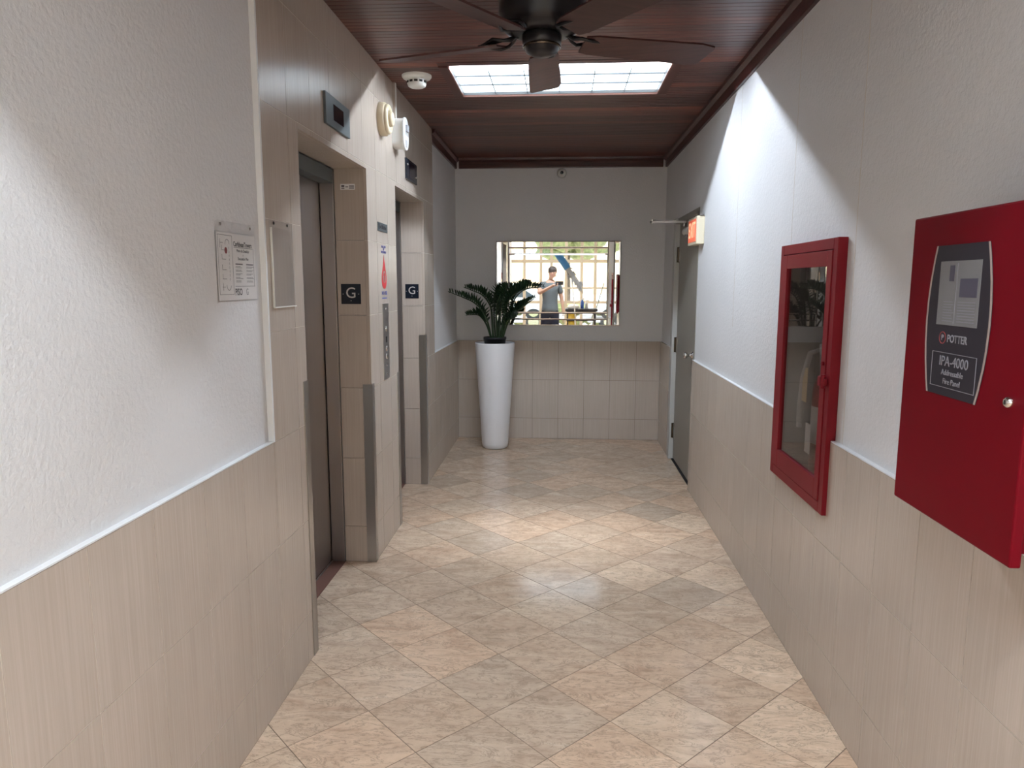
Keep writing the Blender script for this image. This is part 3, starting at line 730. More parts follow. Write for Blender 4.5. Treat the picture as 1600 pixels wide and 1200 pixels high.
# ------------------------------------------------------------ extinguisher cabinet on the right wall
xc = .958
t = thing('extinguisher_cabinet', (PR, 2.92, CAB[2]), 'red glass-fronted fire extinguisher cabinet let into the right wall', 'cabinet')
a, c, z0, z1 = CAB; fw = .040
q = MB(); q.box(xc, PR - .0005, a, a + fw, z0, z1); q.box(xc, PR - .0005, c - fw, c, z0, z1); q.box(xc, PR - .0005, a + fw, c - fw, z0, z0 + fw); q.box(xc, PR - .0005, a + fw, c - fw, z1 - fw, z1)
obj('frame', q, 'cabinet_red', t, bevel=.002)
da, dc, dz0, dz1 = a + fw + .003, c - fw - .003, z0 + fw + .003, z1 - fw - .003; dw = .056; xd = xc - .003
q = MB(); q.box(xd, xd + .020, da, da + dw - .012, dz0, dz1); q.box(xd, xd + .020, dc - dw, dc, dz0, dz1); q.box(xd, xd + .020, da + dw - .012, dc - dw, dz0, dz0 + dw + .02); q.box(xd, xd + .020, da + dw - .012, dc - dw, dz1 - dw, dz1)
dr = obj('door', q, 'cabinet_red', t, bevel=.0015)
q = MB(); q.box(xd + .010, xd + .013, da + .044, dc - dw, dz0 + dw + .02, dz1 - dw); obj('glass', q, 'cabinet_glass', dr)
q = MB(); q.box(xd - .014, xd, da + .004, da + .030, 1.180, 1.215); q.cyl((xd - .010, da - .016, 1.175), (xd - .010, da - .016, 1.225), .008, n=12); q.box(xd - .012, xd, da - .03, da - .004, 1.185, 1.212); obj('latch', q, 'cabinet_red', dr, bevel=.002)
q = MB(); q.cyl((xd - .008, da + .014, 1.262), (xd - .001, da + .014, 1.262), .008, n=12); obj('bolt', q, 'cabinet_red', dr)
q = MB(); h = CABH
q.box(PR + .196, PR + .199, h[0] + .001, h[1] - .001, h[2] + .001, h[3] - .001); q.box(xc + .022, PR + .196, h[0] + .001, h[0] + .003, h[2] + .001, h[3] - .001); q.box(xc + .022, PR + .196, h[1] - .003, h[1] - .001, h[2] + .001, h[3] - .001)
q.box(xc + .022, PR + .196, h[0] + .003, h[1] - .003, h[2] + .001, h[2] + .003); q.box(xc + .022, PR + .196, h[0] + .003, h[1] - .003, h[3] - .003, h[3] - .001); obj('lining', q, 'box_interior', t)
t = thing('fire_extinguisher', (PR + .09, 2.90, h[2] + .004), 'red fire extinguisher with a grey hose standing inside the glass-fronted cabinet', 'extinguisher')
zb = h[2] + .0045; cxy = (PR + .09, 2.90)
q = MB(); q.lathe((*cxy, zb), [(.0, 0), (.068, .001), (.074, .010), (.075, .34), (.068, .39), (.040, .43), (.020, .445), (.018, .46), (0, .46)], 28); obj('cylinder', q, 'extinguisher_red', t)
q = MB(); q.cyl((cxy[0], cxy[1], zb + .458), (cxy[0], cxy[1], zb + .50), .022, n=14); obj('valve', q, 'chrome', t)
q = MB(); q.prism([(cxy[1] - .02, zb + .50), (cxy[1] + .13, zb + .545), (cxy[1] + .13, zb + .555), (cxy[1] - .02, zb + .52)], cxy[0] - .012, cxy[0] + .012, 'yz'); obj('lever', q, 'rubber_black', t)
q = MB(); q.prism([(cxy[1] - .02, zb + .475), (cxy[1] + .11, zb + .49), (cxy[1] + .11, zb + .50), (cxy[1] - .02, zb + .49)], cxy[0] - .010, cxy[0] + .010, 'yz'); obj('carry_handle', q, 'chrome', t)
q = MB(); q.tube([(cxy[0] - .02, cxy[1], zb + .47), (cxy[0] - .07, cxy[1] - .04, zb + .52), (cxy[0] - .088, cxy[1] + .02, zb + .50), (cxy[0] - .09, cxy[1] + .08, zb + .40), (cxy[0] - .085, cxy[1] + .12, zb + .28), (cxy[0] - .08, cxy[1] + .13, zb + .18)], .011, 10); obj('hose', q, 'hose_grey', t)
q = MB(); q.lathe((*cxy, zb), [(.0757, .14), (.0757, .29)], 28); lab = obj('label_band', q, 'paper', t)
q = MB(); q.box(cxy[0] - .094, cxy[0] - .093, cxy[1] + .02, cxy[1] + .075, zb + .30, zb + .44); obj('inspection_tag', q, 'tag_tan', t)
q = MB(); q.box(cxy[0] - .0905, cxy[0] - .0895, cxy[1] - .04, cxy[1] + .02, zb + .10, zb + .22); obj('inspection_tag', q, 'paper', t)

# ------------------------------------------------------------ fire alarm control panel
t = thing('fire_alarm_panel', (XR, 1.55, 1.03), 'deep red fire alarm control panel at the right edge of the picture', 'control panel')
xf = .825; pa, pc, pz0, pz1 = 1.312, 1.775, 1.032, 1.699
q = MB(); q.box(xf + .022, XR - .001, pa + .016, pc - .012, pz0 + .022, pz1 - .012); obj('body', q, 'panel_red', t, bevel=.003)
q = MB(); q.box(xf, xf + .021, pa, pc, pz0, pz1); obj('door', q, 'panel_red', t, bevel=.004)
lz = [1.631, 1.60, 1.554, 1.51, 1.469, 1.42, 1.383, 1.34, 1.311]
def side(z, s): # bulging label edge
    u = (z - 1.475) / .16; return (1.681 - .024 * u * u) if s > 0 else (1.437 + .026 * u * u)
poly = [(side(z, 1), z) for z in lz] + [(side(z, -1), z) for z in lz[::-1]]
q = MB(); q.prism(poly, xf - .0016, xf - .0004, 'yz'); obj('fascia', q, 'panel_charcoal', t)
for s in (1, -1):
    w_ = .0055; e = [(side(z, s), z) for z in lz]; e2 = [(side(z, s) - s * w_, z) for z in lz[::-1]]
    q = MB(); q.prism(e + e2, xf - .0024, xf - .0017, 'yz'); obj('side_stripe', q, 'panel_tan', t)
q = MB(); q.box(xf - .0026, xf - .0017, 1.481, 1.636, 1.462, 1.597); obj('window', q, 'lcd_paper', t, bevel=.0006)
q = MB(); q.box(xf - .0032, xf - .0027, 1.490, 1.553, 1.522, 1.560); q.box(xf - .0032, xf - .0027, 1.578, 1.596, 1.555, 1.588); obj('display', q, 'lcd_dark', t)
q = MB(); xx0, xx1 = xf - .0032, xf - .0027
for k in range(8):
    q.box(xx0, xx1, 1.492, 1.556, 1.470 + k * .0058, 1.4722 + k * .0058)
    q.box(xx0, xx1, 1.572 + (k % 3) * .004, 1.612, 1.470 + k * .0058, 1.4722 + k * .0058)
q.box(xx0, xx1, 1.566, 1.5675, 1.466, 1.592); obj('print', q, 'panel_print', t)
text('lettering', 'POTTER', .0225, (xf - .0022, 1.549, 1.4335), 'R', 'panel_print', t, sx=.92, bold=.0004)
q = MB(); x0, x1 = xf - .0024, xf - .0017
arc(q, 1.606, 1.4345, .0125, 0, 360, 18, .0016); obj('emblem_ring', q, 'ink_red', t)
text('emblem_letter', 'P', .017, (xf - .0022, 1.606, 1.4345), 'R', 'panel_print', t)
q = MB(); rect_line(q, 1.471, 1.642, 1.3285, 1.4035, .0012); obj('outline', q, 'panel_print', t)
text('lettering', 'IPA-4000', .0300, (xf - .0022, 1.555, 1.3845), 'R', 'panel_print', t, sx=1.0)
text('lettering', 'Addressable', .0170, (xf - .0022, 1.557, 1.3610), 'R', 'panel_print', t)
text('lettering', 'Fire Panel', .0170, (xf - .0022, 1.557, 1.3420), 'R', 'panel_print', t)
q = MB(); q.lathe((xf - .0002, 1.358, 1.334), [(.0105, 0), (.0100, -.006), (.006, -.009), (0, -.009)], 20, 'x'); lk = obj('lock', q, 'chrome', t)
q = MB(); q.box(xf - .0102, xf - .0090, 1.3565, 1.3595, 1.330, 1.338); obj('key_slot', q, 'black_gap', lk)

# ------------------------------------------------------------ ceiling fan
FX, FY = -.078, 2.715; zb = 2.408
t = thing('ceiling_fan', (FX, FY, ZC), 'dark ceiling fan with five brown wooden blades hanging before the louvred light', 'ceiling fan')
q = MB(); q.lathe((FX, FY, 0), [(.070, ZC - .0005), (.070, ZC - .02), (.050, ZC - .05), (.020, ZC - .06), (0, ZC - .06)], 28); obj('canopy', q, 'fan_dark', t)
q = MB(); q.cyl((FX, FY, ZC - .06), (FX, FY, 2.60), .013, n=12); obj('downrod', q, 'fan_dark', t)
q = MB(); q.lathe((FX, FY, 0), [(0, 2.612), (.06, 2.610), (.11, 2.595), (.145, 2.570), (.156, 2.540), (.156, 2.495), (.148, 2.480), (.148, 2.465), (.135, 2.445), (.10, 2.430), (0, 2.428)], 40); obj('motor_housing', q, 'fan_dark', t)
q = MB(); q.lathe((FX, FY, 0), [(0, 2.432), (.066, 2.430), (.071, 2.424), (.070, 2.398), (.065, 2.388), (0, 2.388)], 36); obj('switch_housing', q, 'fan_dark', t)
q = MB(); q.lathe((FX, FY, 0), [(.066, 2.392), (.069, 2.387), (.066, 2.382)], 36); obj('rim', q, 'fan_bronze', t)
q = MB(); q.lathe((FX, FY, 0), [(.064, 2.385), (.057, 2.370), (.033, 2.358), (0, 2.354)], 36); obj('cap', q, 'fan_dark', t)
for k in range(5):
    A = math.radians(90 + 72 * k); R = Matrix.Translation((FX, FY, zb)) @ Matrix.Rotation(A, 4, 'Z')
    pitch = Matrix.Rotation(math.radians(-13), 4, 'X')
    out = [(.155, -.050), (.20, -.060), (.60, -.070), (.655, -.058), (.66, -.045), (.640, .064), (.62, .072), (.20, .060), (.155, .050)]
    q = MB(); n = len(out); vs = [R @ pitch @ Vector((x, y, z)) for z in (-.003, .004) for x, y in out]
    q.add(vs, [tuple(range(n - 1, -1, -1)), tuple(range(n, 2 * n))] + [(i, (i + 1) % n, n + (i + 1) % n, n + i) for i in range(n)])
    org = R @ Vector((.4, 0, 0)); bl = obj('blade', q, 'fan_blade_wood', t, org=org)
    q = MB()
    for s in (-1, 1):
        pts = [R @ Vector(p) for p in ((.095, .0, .030), (.115, .012 * s, .012), (.140, .036 * s, .008), (.175, .040 * s, .011 * s * .6 + .008), (.215, .018 * s, .008), (.24, .0, .008))]
        q.tube(pts, .0065, 8)
    q.cyl(R @ Vector((.09, 0, .026)), R @ Vector((.25, 0, .008)), .006, n=8)
    obj('blade_iron', q, 'fan_dark', bl)

# smoke detector
t = thing('smoke_detector', (-.845, 4.30, ZC), 'white round smoke detector on the wooden ceiling left of the light', 'smoke detector')
q = MB(); q.lathe((-.845, 4.30, 0), [(.086, ZC - .0005), (.086, ZC - .008), (.078, ZC - .018), (.056, ZC - .024), (0, ZC - .024)], 36); obj('base', q, 'off_white', t)
q = MB(); q.lathe((-.845, 4.30, 0), [(.056, ZC - .024), (.056, ZC - .046), (.050, ZC - .060), (.040, ZC - .066), (0, ZC - .068)], 36); obj('head', q, 'off_white', t)
q = MB()
for k in range(12):
    a = 2 * PI * k / 12 + .1; cx, cy = -.845 + .0565 * math.cos(a), 4.30 + .0565 * math.sin(a)
    dx, dy = -math.sin(a) * .010, math.cos(a) * .010; nx, ny = math.cos(a) * .0006, math.sin(a) * .0006
    q.add([(cx - dx + nx, cy - dy + ny, ZC - .045), (cx + dx + nx, cy + dy + ny, ZC - .045), (cx + dx + nx, cy + dy + ny, ZC - .033), (cx - dx + nx, cy - dy + ny, ZC - .033),
           (cx - dx - nx, cy - dy - ny, ZC - .045), (cx + dx - nx, cy + dy - ny, ZC - .045), (cx + dx - nx, cy + dy - ny, ZC - .033), (cx - dx - nx, cy - dy - ny, ZC - .033)],
          [(0, 1, 2, 3), (7, 6, 5, 4), (0, 4, 5, 1), (1, 5, 6, 2), (2, 6, 7, 3), (3, 7, 4, 0)])
obj('vent', q, 'vent_black', t)

# security camera on the far wall
t = thing('security_camera', (-.004, PF, 2.59), 'small round white security camera under the crown moulding of the end wall', 'camera')
q = MB(); q.lathe((-.004, PF - .0005, 2.590), [(.048, 0), (.048, -.016), (.043, -.022), (0, -.022)], 28, 'y'); obj('base', q, 'frame_pale', t)
q = MB(); q.lathe((-.004, PF - .022, 2.588), [(.038, 0), (.038, -.012), (.032, -.028), (.018, -.038), (0, -.038)], 28, 'y'); obj('ball', q, 'off_white', t)
q = MB(); q.lathe((-.004, PF - .0585, 2.588), [(.016, 0), (.016, -.003), (.013, -.004), (0, -.004)], 18, 'y'); obj('lens', q, 'screen_black', t)

# ------------------------------------------------------------ mirror on the far wall
t = thing('wall_mirror', (-.03, PF, 1.135), 'wide frameless mirror with narrow mirrored border bands hanging on the end wall', 'mirror')
mx0, mx1, mz0, mz1 = -.637, .575, 1.136, 1.952; ym = PF - .022
q = MB(); q.box(mx0, mx1, ym + .006, PF - .0005, mz0, mz1); obj('backing', q, 'panel_charcoal', t)
def pane(x0, x1, z0, z1, name, tilt=(0, 0), bv=.007):
    q = MB(); f = ym; cx, cz = (x0 + x1) / 2, (z0 + z1) / 2
    fy = lambda x, z, d: f + d + (x - cx) * tilt[0] + (z - cz) * tilt[1]
    x0 += .0008; x1 -= .0008; z0 += .0008; z1 -= .0008
    o_ = [(x0, z0), (x1, z0), (x1, z1), (x0, z1)]; i_ = [(x0 + bv, z0 + bv), (x1 - bv, z0 + bv), (x1 - bv, z1 - bv), (x0 + bv, z1 - bv)]
    vs = [(x, f + .0058, z) for x, z in o_] + [(x, fy(x, z, .0015), z) for x, z in o_] + [(x, fy(x, z, 0), z) for x, z in i_]
    q.add(vs, [(0, 1, 2, 3), (8, 9, 10, 11)] + [(k, (k + 1) % 4, 4 + (k + 1) % 4, 4 + k) for k in range(4)] + [(4 + k, 4 + (k + 1) % 4, 8 + (k + 1) % 4, 8 + k) for k in range(4)])
    obj(name, q, 'mirror_silver', t, org=(cx, f, cz))
sx_, sz_ = .061, .061
ix0, ix1, iz0, iz1 = mx0 + 2 * sx_, mx1 - 2 * sx_, mz0 + 2 * sz_, mz1 - 2 * sz_
pane(ix0, ix1, iz0, iz1, 'centre_glass', (0.0, 0.0), .010)
for k in range(2):
    tl = .006 if k else -.004
    pane(mx0 + 2 * sx_, mx1 - 2 * sx_, mz1 - (k + 1) * sz_, mz1 - k * sz_, 'mirror_strip', (0, tl)); pane(mx0 + 2 * sx_, mx1 - 2 * sx_, mz0 + k * sz_, mz0 + (k + 1) * sz_, 'mirror_strip', (0, -tl))
    pane(mx0 + k * sx_, mx0 + (k + 1) * sx_, mz0, mz1, 'mirror_strip', (-tl * 3, 0)); pane(mx1 - (k + 1) * sx_, mx1 - k * sx_, mz0, mz1, 'mirror_strip', (tl * 3, 0))

# ------------------------------------------------------------ planter and plant
t = thing('tall_planter', (-.61, 6.655, 0), 'tall tapering glossy white planter in the far left corner', 'planter')
q = MB(); q.lathe((-.61, 6.655, 0), [(.0, .0), (.105, .001), (.120, .012), (.126, .05), (.140, .30), (.163, .65), (.180, .90), (.186, .99), (.186, 1.0), (.176, 1.0), (.172, .98), (.168, .93), (0, .93)], 48); obj('shell', q, 'planter_white', t)
t = thing('nursery_pot', (-.61, 6.655, .93), 'black plastic nursery pot sitting in the top of the tall white planter', 'pot')
q = MB(); q.lathe((-.61, 6.655, 0), [(0, .931), (.092, .932), (.102, 1.03), (.107, 1.03), (.107, 1.052), (.100, 1.052), (.098, 1.035), (0, 1.035)], 36); obj('pot', q, 'pot_black', t)
q = MB(); q.lathe((-.61, 6.655, 0), [(.097, 1.036), (.06, 1.048), (0, 1.045)], 24); obj('soil', q, 'soil', t)
FR = dict(
A=[(-0.645, 6.62, 1.048), (-0.67, 6.576, 1.189), (-0.718, 6.532, 1.301), (-0.788, 6.488, 1.375), (-0.869, 6.444, 1.416), (-0.984, 6.4, 1.465)],
B=[(-0.624, 6.62, 1.048), (-0.631, 6.603, 1.199), (-0.641, 6.587, 1.323), (-0.68, 6.57, 1.399), (-0.731, 6.553, 1.45), (-0.799, 6.537, 1.478), (-0.861, 6.52, 1.504)],
C=[(-0.651, 6.68, 1.048), (-0.688, 6.695, 1.152), (-0.731, 6.71, 1.217), (-0.781, 6.725, 1.252), (-0.874, 6.74, 1.250)],
D=[(-0.567, 6.62, 1.048), (-0.561, 6.62, 1.198), (-0.549, 6.62, 1.34), (-0.52, 6.62, 1.457), (-0.49, 6.62, 1.54)],
E=[(-0.555, 6.62, 1.048), (-0.518, 6.604, 1.27), (-0.476, 6.588, 1.394), (-0.405, 6.572, 1.464), (-0.305, 6.556, 1.50), (-0.194, 6.54, 1.512)],
E2=[(-0.542, 6.68, 1.048), (-0.514, 6.705, 1.325), (-0.456, 6.73, 1.444), (-0.386, 6.755, 1.511), (-0.322, 6.78, 1.546)],
F=[(-0.534, 6.62, 1.048), (-0.489, 6.608, 1.176), (-0.435, 6.595, 1.259), (-0.364, 6.583, 1.324), (-0.276, 6.57, 1.39)],
G=[(-0.545, 6.62, 1.048), (-0.505, 6.58, 1.183), (-0.461, 6.54, 1.227), (-0.406, 6.5, 1.246)],
H=[(-0.608, 6.68, 1.048), (-0.623, 6.707, 1.265), (-0.601, 6.733, 1.437), (-0.567, 6.76, 1.52)],
I=[(-0.590, 6.70, 1.048), (-0.575, 6.72, 1.25), (-0.535, 6.74, 1.40), (-0.500, 6.76, 1.53)],
J=[(-0.580, 6.60, 1.048), (-0.585, 6.53, 1.22), (-0.575, 6.46, 1.34), (-0.55, 6.40, 1.42)])
t = thing('potted_plant', (-.61, 6.655, 1.04), 'dark green potted plant with arching feathery fronds in the white planter', 'plant')
def catmull(P, n=7):
    P = [Vector(p) for p in P]; Q = [P[0] * 2 - P[1]] + P + [P[-1] * 2 - P[-2]]; out = []
    for i in range(1, len(Q) - 2):
        for k in range(n):
            u = k / n; a, b, c, d = Q[i - 1], Q[i], Q[i + 1], Q[i + 2]
            out.append(.5 * ((2 * b) + (c - a) * u + (2 * a - 5 * b + 4 * c - d) * u * u + (3 * b - a - 3 * c + d) * u ** 3))
    out.append(P[-1]); return out
rl = random.Random(11)
for key, P in FR.items():
    pts = catmull(P, 8); q = MB(); q.tube(pts, .010, 7, .0035); fr = obj('frond', q, 'stem_green', t)
    q = MB(); L = len(pts); i0 = int(L * .34)
    N = 17 if len(P) > 4 else 13
    for s in range(N):
        u = i0 + (L - 1 - i0) * s / (N - 1); i = min(int(u), L - 2); p = pts[i].lerp(pts[i + 1], u - i); d = (pts[i + 1] - pts[i]).normalized()
        sd_ = d.cross(Vector((0, 0, 1)));
        if sd_.length < .2: sd_ = Vector((0, 1, 0))
        sd_.normalize(); up = sd_.cross(d).normalized()
        fr_ = s / (N - 1); ln = (.070 * math.sin(PI * (.25 + .66 * fr_)) + .026) * rl.uniform(.9, 1.1)
        for sg in (-1, 1):
            dirv = (d * (.25 + .40 * fr_) + sd_ * sg * .55 + up * .85 + Vector((rl.uniform(-.08, .08), rl.uniform(-.08, .08), rl.uniform(-.04, .08)))).normalized()
            wv = dirv.cross(up * .6 + sd_ * sg * .8).normalized() * ln * .12; nv = wv.cross(dirv).normalized() * .004
            tip = p + dirv * ln; m1 = p + dirv * ln * .35; m2 = p + dirv * ln * .72
            q.add([p, m1 + wv, m2 + wv * .75, tip, m2 - wv * .75, m1 - wv, m1 - nv, m2 - nv], [(0, 1, 6), (1, 2, 7, 6), (2, 3, 7), (0, 6, 5), (6, 7, 4, 5), (7, 3, 4)], True)
    q.add([pts[-1], pts[-1] + Vector((.006, 0, .006)), pts[-1] + (pts[-1] - pts[-2]).normalized() * .03, pts[-1] - Vector((.006, 0, .006))], [(0, 1, 2), (0, 2, 3)])
    obj('leaflets', q, 'leaf_green', fr)['kind'] = 'stuff'

# ------------------------------------------------------------ lobby behind the camera (seen in the mirror)
LY = -4.6
mb = MB(); mb.box(-4, 4, LY - .1, YB, -.12, -.002); fl = obj('floor', mb, 'floor_grout', kind='structure', org=(0, -3, 0))
mb = MB()
for i in range(-40, 30):
    for j in range(-40, 40):
        P = lambda u, v: (ox + s_ * (u * ca - v * sa), oy + s_ * (u * sa + v * ca))
        quad = [P(i + gp, j + gp), P(i + 1 - gp, j + gp), P(i + 1 - gp, j + 1 - gp), P(i + gp, j + 1 - gp)]
        p = clip_poly(quad, -3.95, 3.95, LY, YB - .001)
        if p: mb.prism(p, -.002, 0, 'xy')
o = obj('tile_field', mb, 'floor_stone', fl); o['kind'] = 'stuff'
mb = MB(); mb.box(-4.1, 4.1, LY - .1, YB, 2.9, 3.0); obj('ceiling', mb, 'lobby_white', kind='structure', org=(0, -3, 2.9))
mb = MB(); mb.box(-4.1, -4, LY - .1, YB, 0, 2.9); obj('wall_lobby_left', mb, 'lobby_cream', kind='structure')
mb = MB(); mb.box(4, 4.1, LY - .1, YB, 0, 2.9); obj('wall_lobby_right', mb, 'lobby_cream', kind='structure')
mb = MB(); mb.box(-4.1, PL - .30, YB, YB + .1, 0, 2.9); mb.box(PR + .30, 4.1, YB, YB + .1, 0, 2.9); mb.box(-1.4, 1.4, YB - .1, YB - .0, 2.76, 2.9); obj('wall_lobby_front', mb, 'lobby_cream', kind='structure')
mb = MB(); mb.box(-4, -2.1, LY - .1, LY, 0, 2.9); mb.box(1.30, 4, LY - .1, LY, 0, 2.9); mb.box(-2.1, 1.30, LY - .1, LY, 2.62, 2.9); obj('wall_lobby_entrance', mb, 'lobby_cream', kind='structure')
for lx in (-2.4, 0.0, 2.4):  # invented ceiling panels, added to brighten the hall from behind
    t = thing('lobby_fill', (lx, -2.9, 2.9), {-2.4: 'added square fill light on the left side of the lobby ceiling', 0.0: 'added square fill light in the middle of the lobby ceiling', 2.4: 'added square fill light on the right side of the lobby ceiling'}[lx], 'ceiling light')
    q = MB(); q.box(lx - .30, lx + .30, -3.2, -2.6, 2.87, 2.8998); obj('frame', q, 'white_plastic', t, bevel=.004)
    q = MB(); q.box(lx - .27, lx + .27, -3.17, -2.63, 2.862, 2.869); obj('diffuser', q, 'lobby_fill_glow', t)
win = thing('window_1', (0, LY, 0), kind='structure')
vx = [-2.1, -1.5, -.98, -.55, -.28, .10, .50, .85, 1.27]
for x in vx:
    mb = MB(); mb.box(x - .01, x + .065, LY - .08, LY - .02, 0, 2.62); obj('mullion', mb, 'storefront_frame', win, org=(x, LY, 0))
for z, h_ in ((.0, .22), (1.02, .07), (1.40, .04), (2.06, .09), (2.56, .06)):
    mb = MB()
    for xa, xb in zip(vx, vx[1:]): mb.box(xa + .065, xb - .01, LY - .075, LY - .025, z, z + h_)
    obj('rail', mb, 'storefront_frame', win)
for xa, xb in zip(vx, vx[1:]):
    mb = MB(); mb.box(xa + .066, xb - .011, LY - .053, LY - .048, .22, 2.57); obj('pane', mb, 'window_glass', win, org=((xa + xb) / 2, LY - .05, 1.4))

# outdoors
mb = MB(); mb.box(-60, 60, -90, LY - .1, -.20, -.05); obj('ground', mb, 'concrete', kind='structure')
mb = MB(); mb.box(-6, -.3, -11.2, -7.4, -.05, -.03); mb.box(1.0, 8, -11.2, -7.4, -.05, -.03); tag(obj('lawn', mb, 'lawn', org=(0, -9, -.05)), 'bright green lawn outside the glass entrance', 'lawn')['kind'] = 'stuff'
def car(x, y, label, rot=1):
    t = thing('car', (x, y, -.05), label, 'car'); z = -.05
    prof = [(-2.2, .30), (-2.25, .70), (-2.1, .95), (-1.3, 1.05), (-.75, 1.55), (.9, 1.60), (1.75, 1.08), (2.2, .95), (2.25, .55), (2.2, .30)]
    q = MB(); q.prism([(x + a_, z + b_) for a_, b_ in prof], y - .85, y + .85, 'xz'); obj('body', q, 'car_white', t, bevel=.05)
    q = MB(); q.prism([(x - 1.12, z + 1.07), (x - .68, z + 1.48), (x + .82, z + 1.52), (x + 1.50, z + 1.07)], y - .858, y + .858, 'xz'); obj('side_window', q, 'car_glass', t)
    for a_ in (-1.4, 1.4):
        for s in (-1, 1):
            q = MB(); q.cyl((x + a_, y + s * .70, z + .33), (x + a_, y + s * .90, z + .33), .33, n=24); wl = obj('wheel', q, 'tyre', t)
            q = MB(); q.cyl((x + a_, y + s * .90, z + .33), (x + a_, y + s * .91, z + .33), .20, n=18); obj('hub_cap', q, 'chrome', wl)
car(-2.4, -13.2, 'white car parked outside, seen in the mirror left of the person')
car(3.2, -13.6, 'white car parked outside, seen in the mirror right of the person')
rt = random.Random(5)
def tree(x, y, h, r, label):
    t = thing('tree', (x, y, -.05), label, 'tree', )
    q = MB(); q.cyl((x, y, -.05), (x, y, h * .6), .16, .09, n=10); obj('trunk', q, 'bark', t)
    q = MB()
    for k in range(26):
        a, e_ = rt.uniform(0, 2 * PI), rt.uniform(-.6, 1); rr_ = r * rt.uniform(.3, .95)
        c = Vector((x + rr_ * math.cos(a), y + rr_ * math.sin(a), h * .72 + r * .7 * e_)); s = rt.uniform(.30, .55) * r
        q.lathe(c, [(0, -s * .8), (s * .7, -s * .5), (s, 0), (s * .75, s * .5), (0, s * .8)], 8, flat=True)
    o = obj('crown', q, 'foliage', t); o['kind'] = 'stuff'
tree(-5.4, -22, 5.0, 1.8, 'leafy tree outside the entrance, leftmost in the mirror')
tree(.4, -27, 5.6, 1.9, 'leafy tree outside the entrance, middle one in the mirror')
tree(6.4, -24, 5.0, 1.9, 'leafy tree outside the entrance, rightmost in the mirror')
mb = MB()
for k in range(70):
    x = -9 + k * .26; s = rt.uniform(.35, .5); mb.lathe((x, -15.6 + rt.uniform(-.15, .15), .35 + rt.uniform(-.1, .25)), [(0, -s), (s * .8, -s * .5), (s, 0), (s * .7, s * .5), (0, s * .75)], 8, flat=True)
tag(obj('hedge', mb, 'foliage', org=(0, -15.6, -.05)), 'long clipped hedge behind the parked cars outside', 'hedge')['kind'] = 'stuff'

# cleaning cart with things on it
CX, CY = .46, -2.2
t = thing('cleaning_cart', (CX, CY, 0), 'black cleaning cart with a yellow bag standing in the lobby', 'cart')
q = MB(); q.box(CX - .36, CX + .36, CY - .24, CY + .24, .92, .98); obj('top_tray', q, 'cart_black', t, bevel=.012)
q = MB(); q.box(CX - .33, CX + .33, CY - .22, CY + .22, .78, .92); obj('skirt', q, 'cart_black', t, bevel=.01)
q = MB(); q.box(CX - .33, CX + .33, CY - .22, CY + .22, .16, .20); q.box(CX - .05, CX + .33, CY - .22, CY + .22, .48, .51); obj('shelf', q, 'cart_black', t, bevel=.006)
for a, b_ in ((-.31, -.2), (.31, -.2), (-.31, .2), (.31, .2)):
    q = MB(); q.cyl((CX + a, CY + b_, .075), (CX + a, CY + b_, .79), .016, n=10); obj('post', q, 'cart_black', t)
    q = MB(); q.cyl((CX + a - .015, CY + b_, .040), (CX + a + .015, CY + b_, .040), .040, n=14); obj('castor', q, 'tyre', t)
q = MB(); q.lathe((CX - .22, CY + .02, 0), [(0, .202), (.10, .205), (.125, .5), (.13, .775), (0, .776)], 16, sx=.9, sy=1.3); obj('bag', q, 'cart_yellow', t)
def bottle(x, y, mt, label, h=.24):
    z = .981; t = thing('spray_bottle', (x, y, z), label, 'bottle')
    q = MB(); q.lathe((x, y, z), [(0, 0), (.036, .001), (.038, h * .5), (.030, h * .68), (.013, h * .78), (.013, h * .84), (0, h * .84)], 16); obj('bottle_body', q, mt, t)
    q = MB(); q.box(x - .014, x + .055, y - .010, y + .010, z + h * .84, z + h * .96); q.box(x + .020, x + .030, y - .006, y + .006, z + h * .66, z + h * .84); obj('trigger', q, 'rag_white', t)
bottle(CX + .02, CY + .08, 'bottle_blue', 'blue spray bottle on the cleaning cart')
bottle(CX + .12, CY - .02, 'rag_white', 'white spray bottle on the cleaning cart', .20)
q = MB(); q.lathe((CX - .18, CY + .05, .981), [(0, 0), (.10, .002), (.12, .03), (.09, .075), (.03, .10), (0, .102)], 14, sx=1.2); tag(obj('rag', q, 'rag_white', org=(CX - .18, CY + .05, .981)), 'crumpled white rag on the cleaning cart', 'rag')
t = thing('dust_mop', (.34, -1.55, 0), 'dust mop held upright with a blue and grey head beside the cleaning cart', 'mop')
q = MB(); q.tube([(.36, -1.55, .0), (.30, -1.55, 1.0), (.22, -1.55, 1.72)], .012, 8); obj('handle', q, 'rag_white', t)
q = MB(); a0, a1 = Vector((-.10, -1.55, 2.20)), Vector((.14, -1.55, 1.86)); a2 = Vector((.42, -1.55, 1.46))
q.cyl(a0, a1, .075, .080, 16); obj('head', q, 'mop_blue', t)
q = MB(); d = (a2 - a1)
for k in range(60):
    f0 = rt.random(); p = a1 + d * f0; o2 = Vector((rt.uniform(-.05, .05), rt.uniform(-.05, .05), rt.uniform(-.05, .05)))
    q.cyl(p + o2, p + o2 * 1.5 + Vector((rt.uniform(.0, .06), rt.uniform(-.04, .04), rt.uniform(-.11, -.04))), .018, .008, 6)
q.cyl(a1, a2, .05, .05, 12); o = obj('fringe', q, 'mop_grey', t); o['kind'] = 'stuff'
t = thing('broom', (.70, -2.75, 0), 'green-handled broom leaning behind the cleaning cart', 'broom')
q = MB(); q.tube([(.60, -2.75, .17), (1.00, -2.85, 1.55)], .012, 8); obj('handle', q, 'handle_green', t)
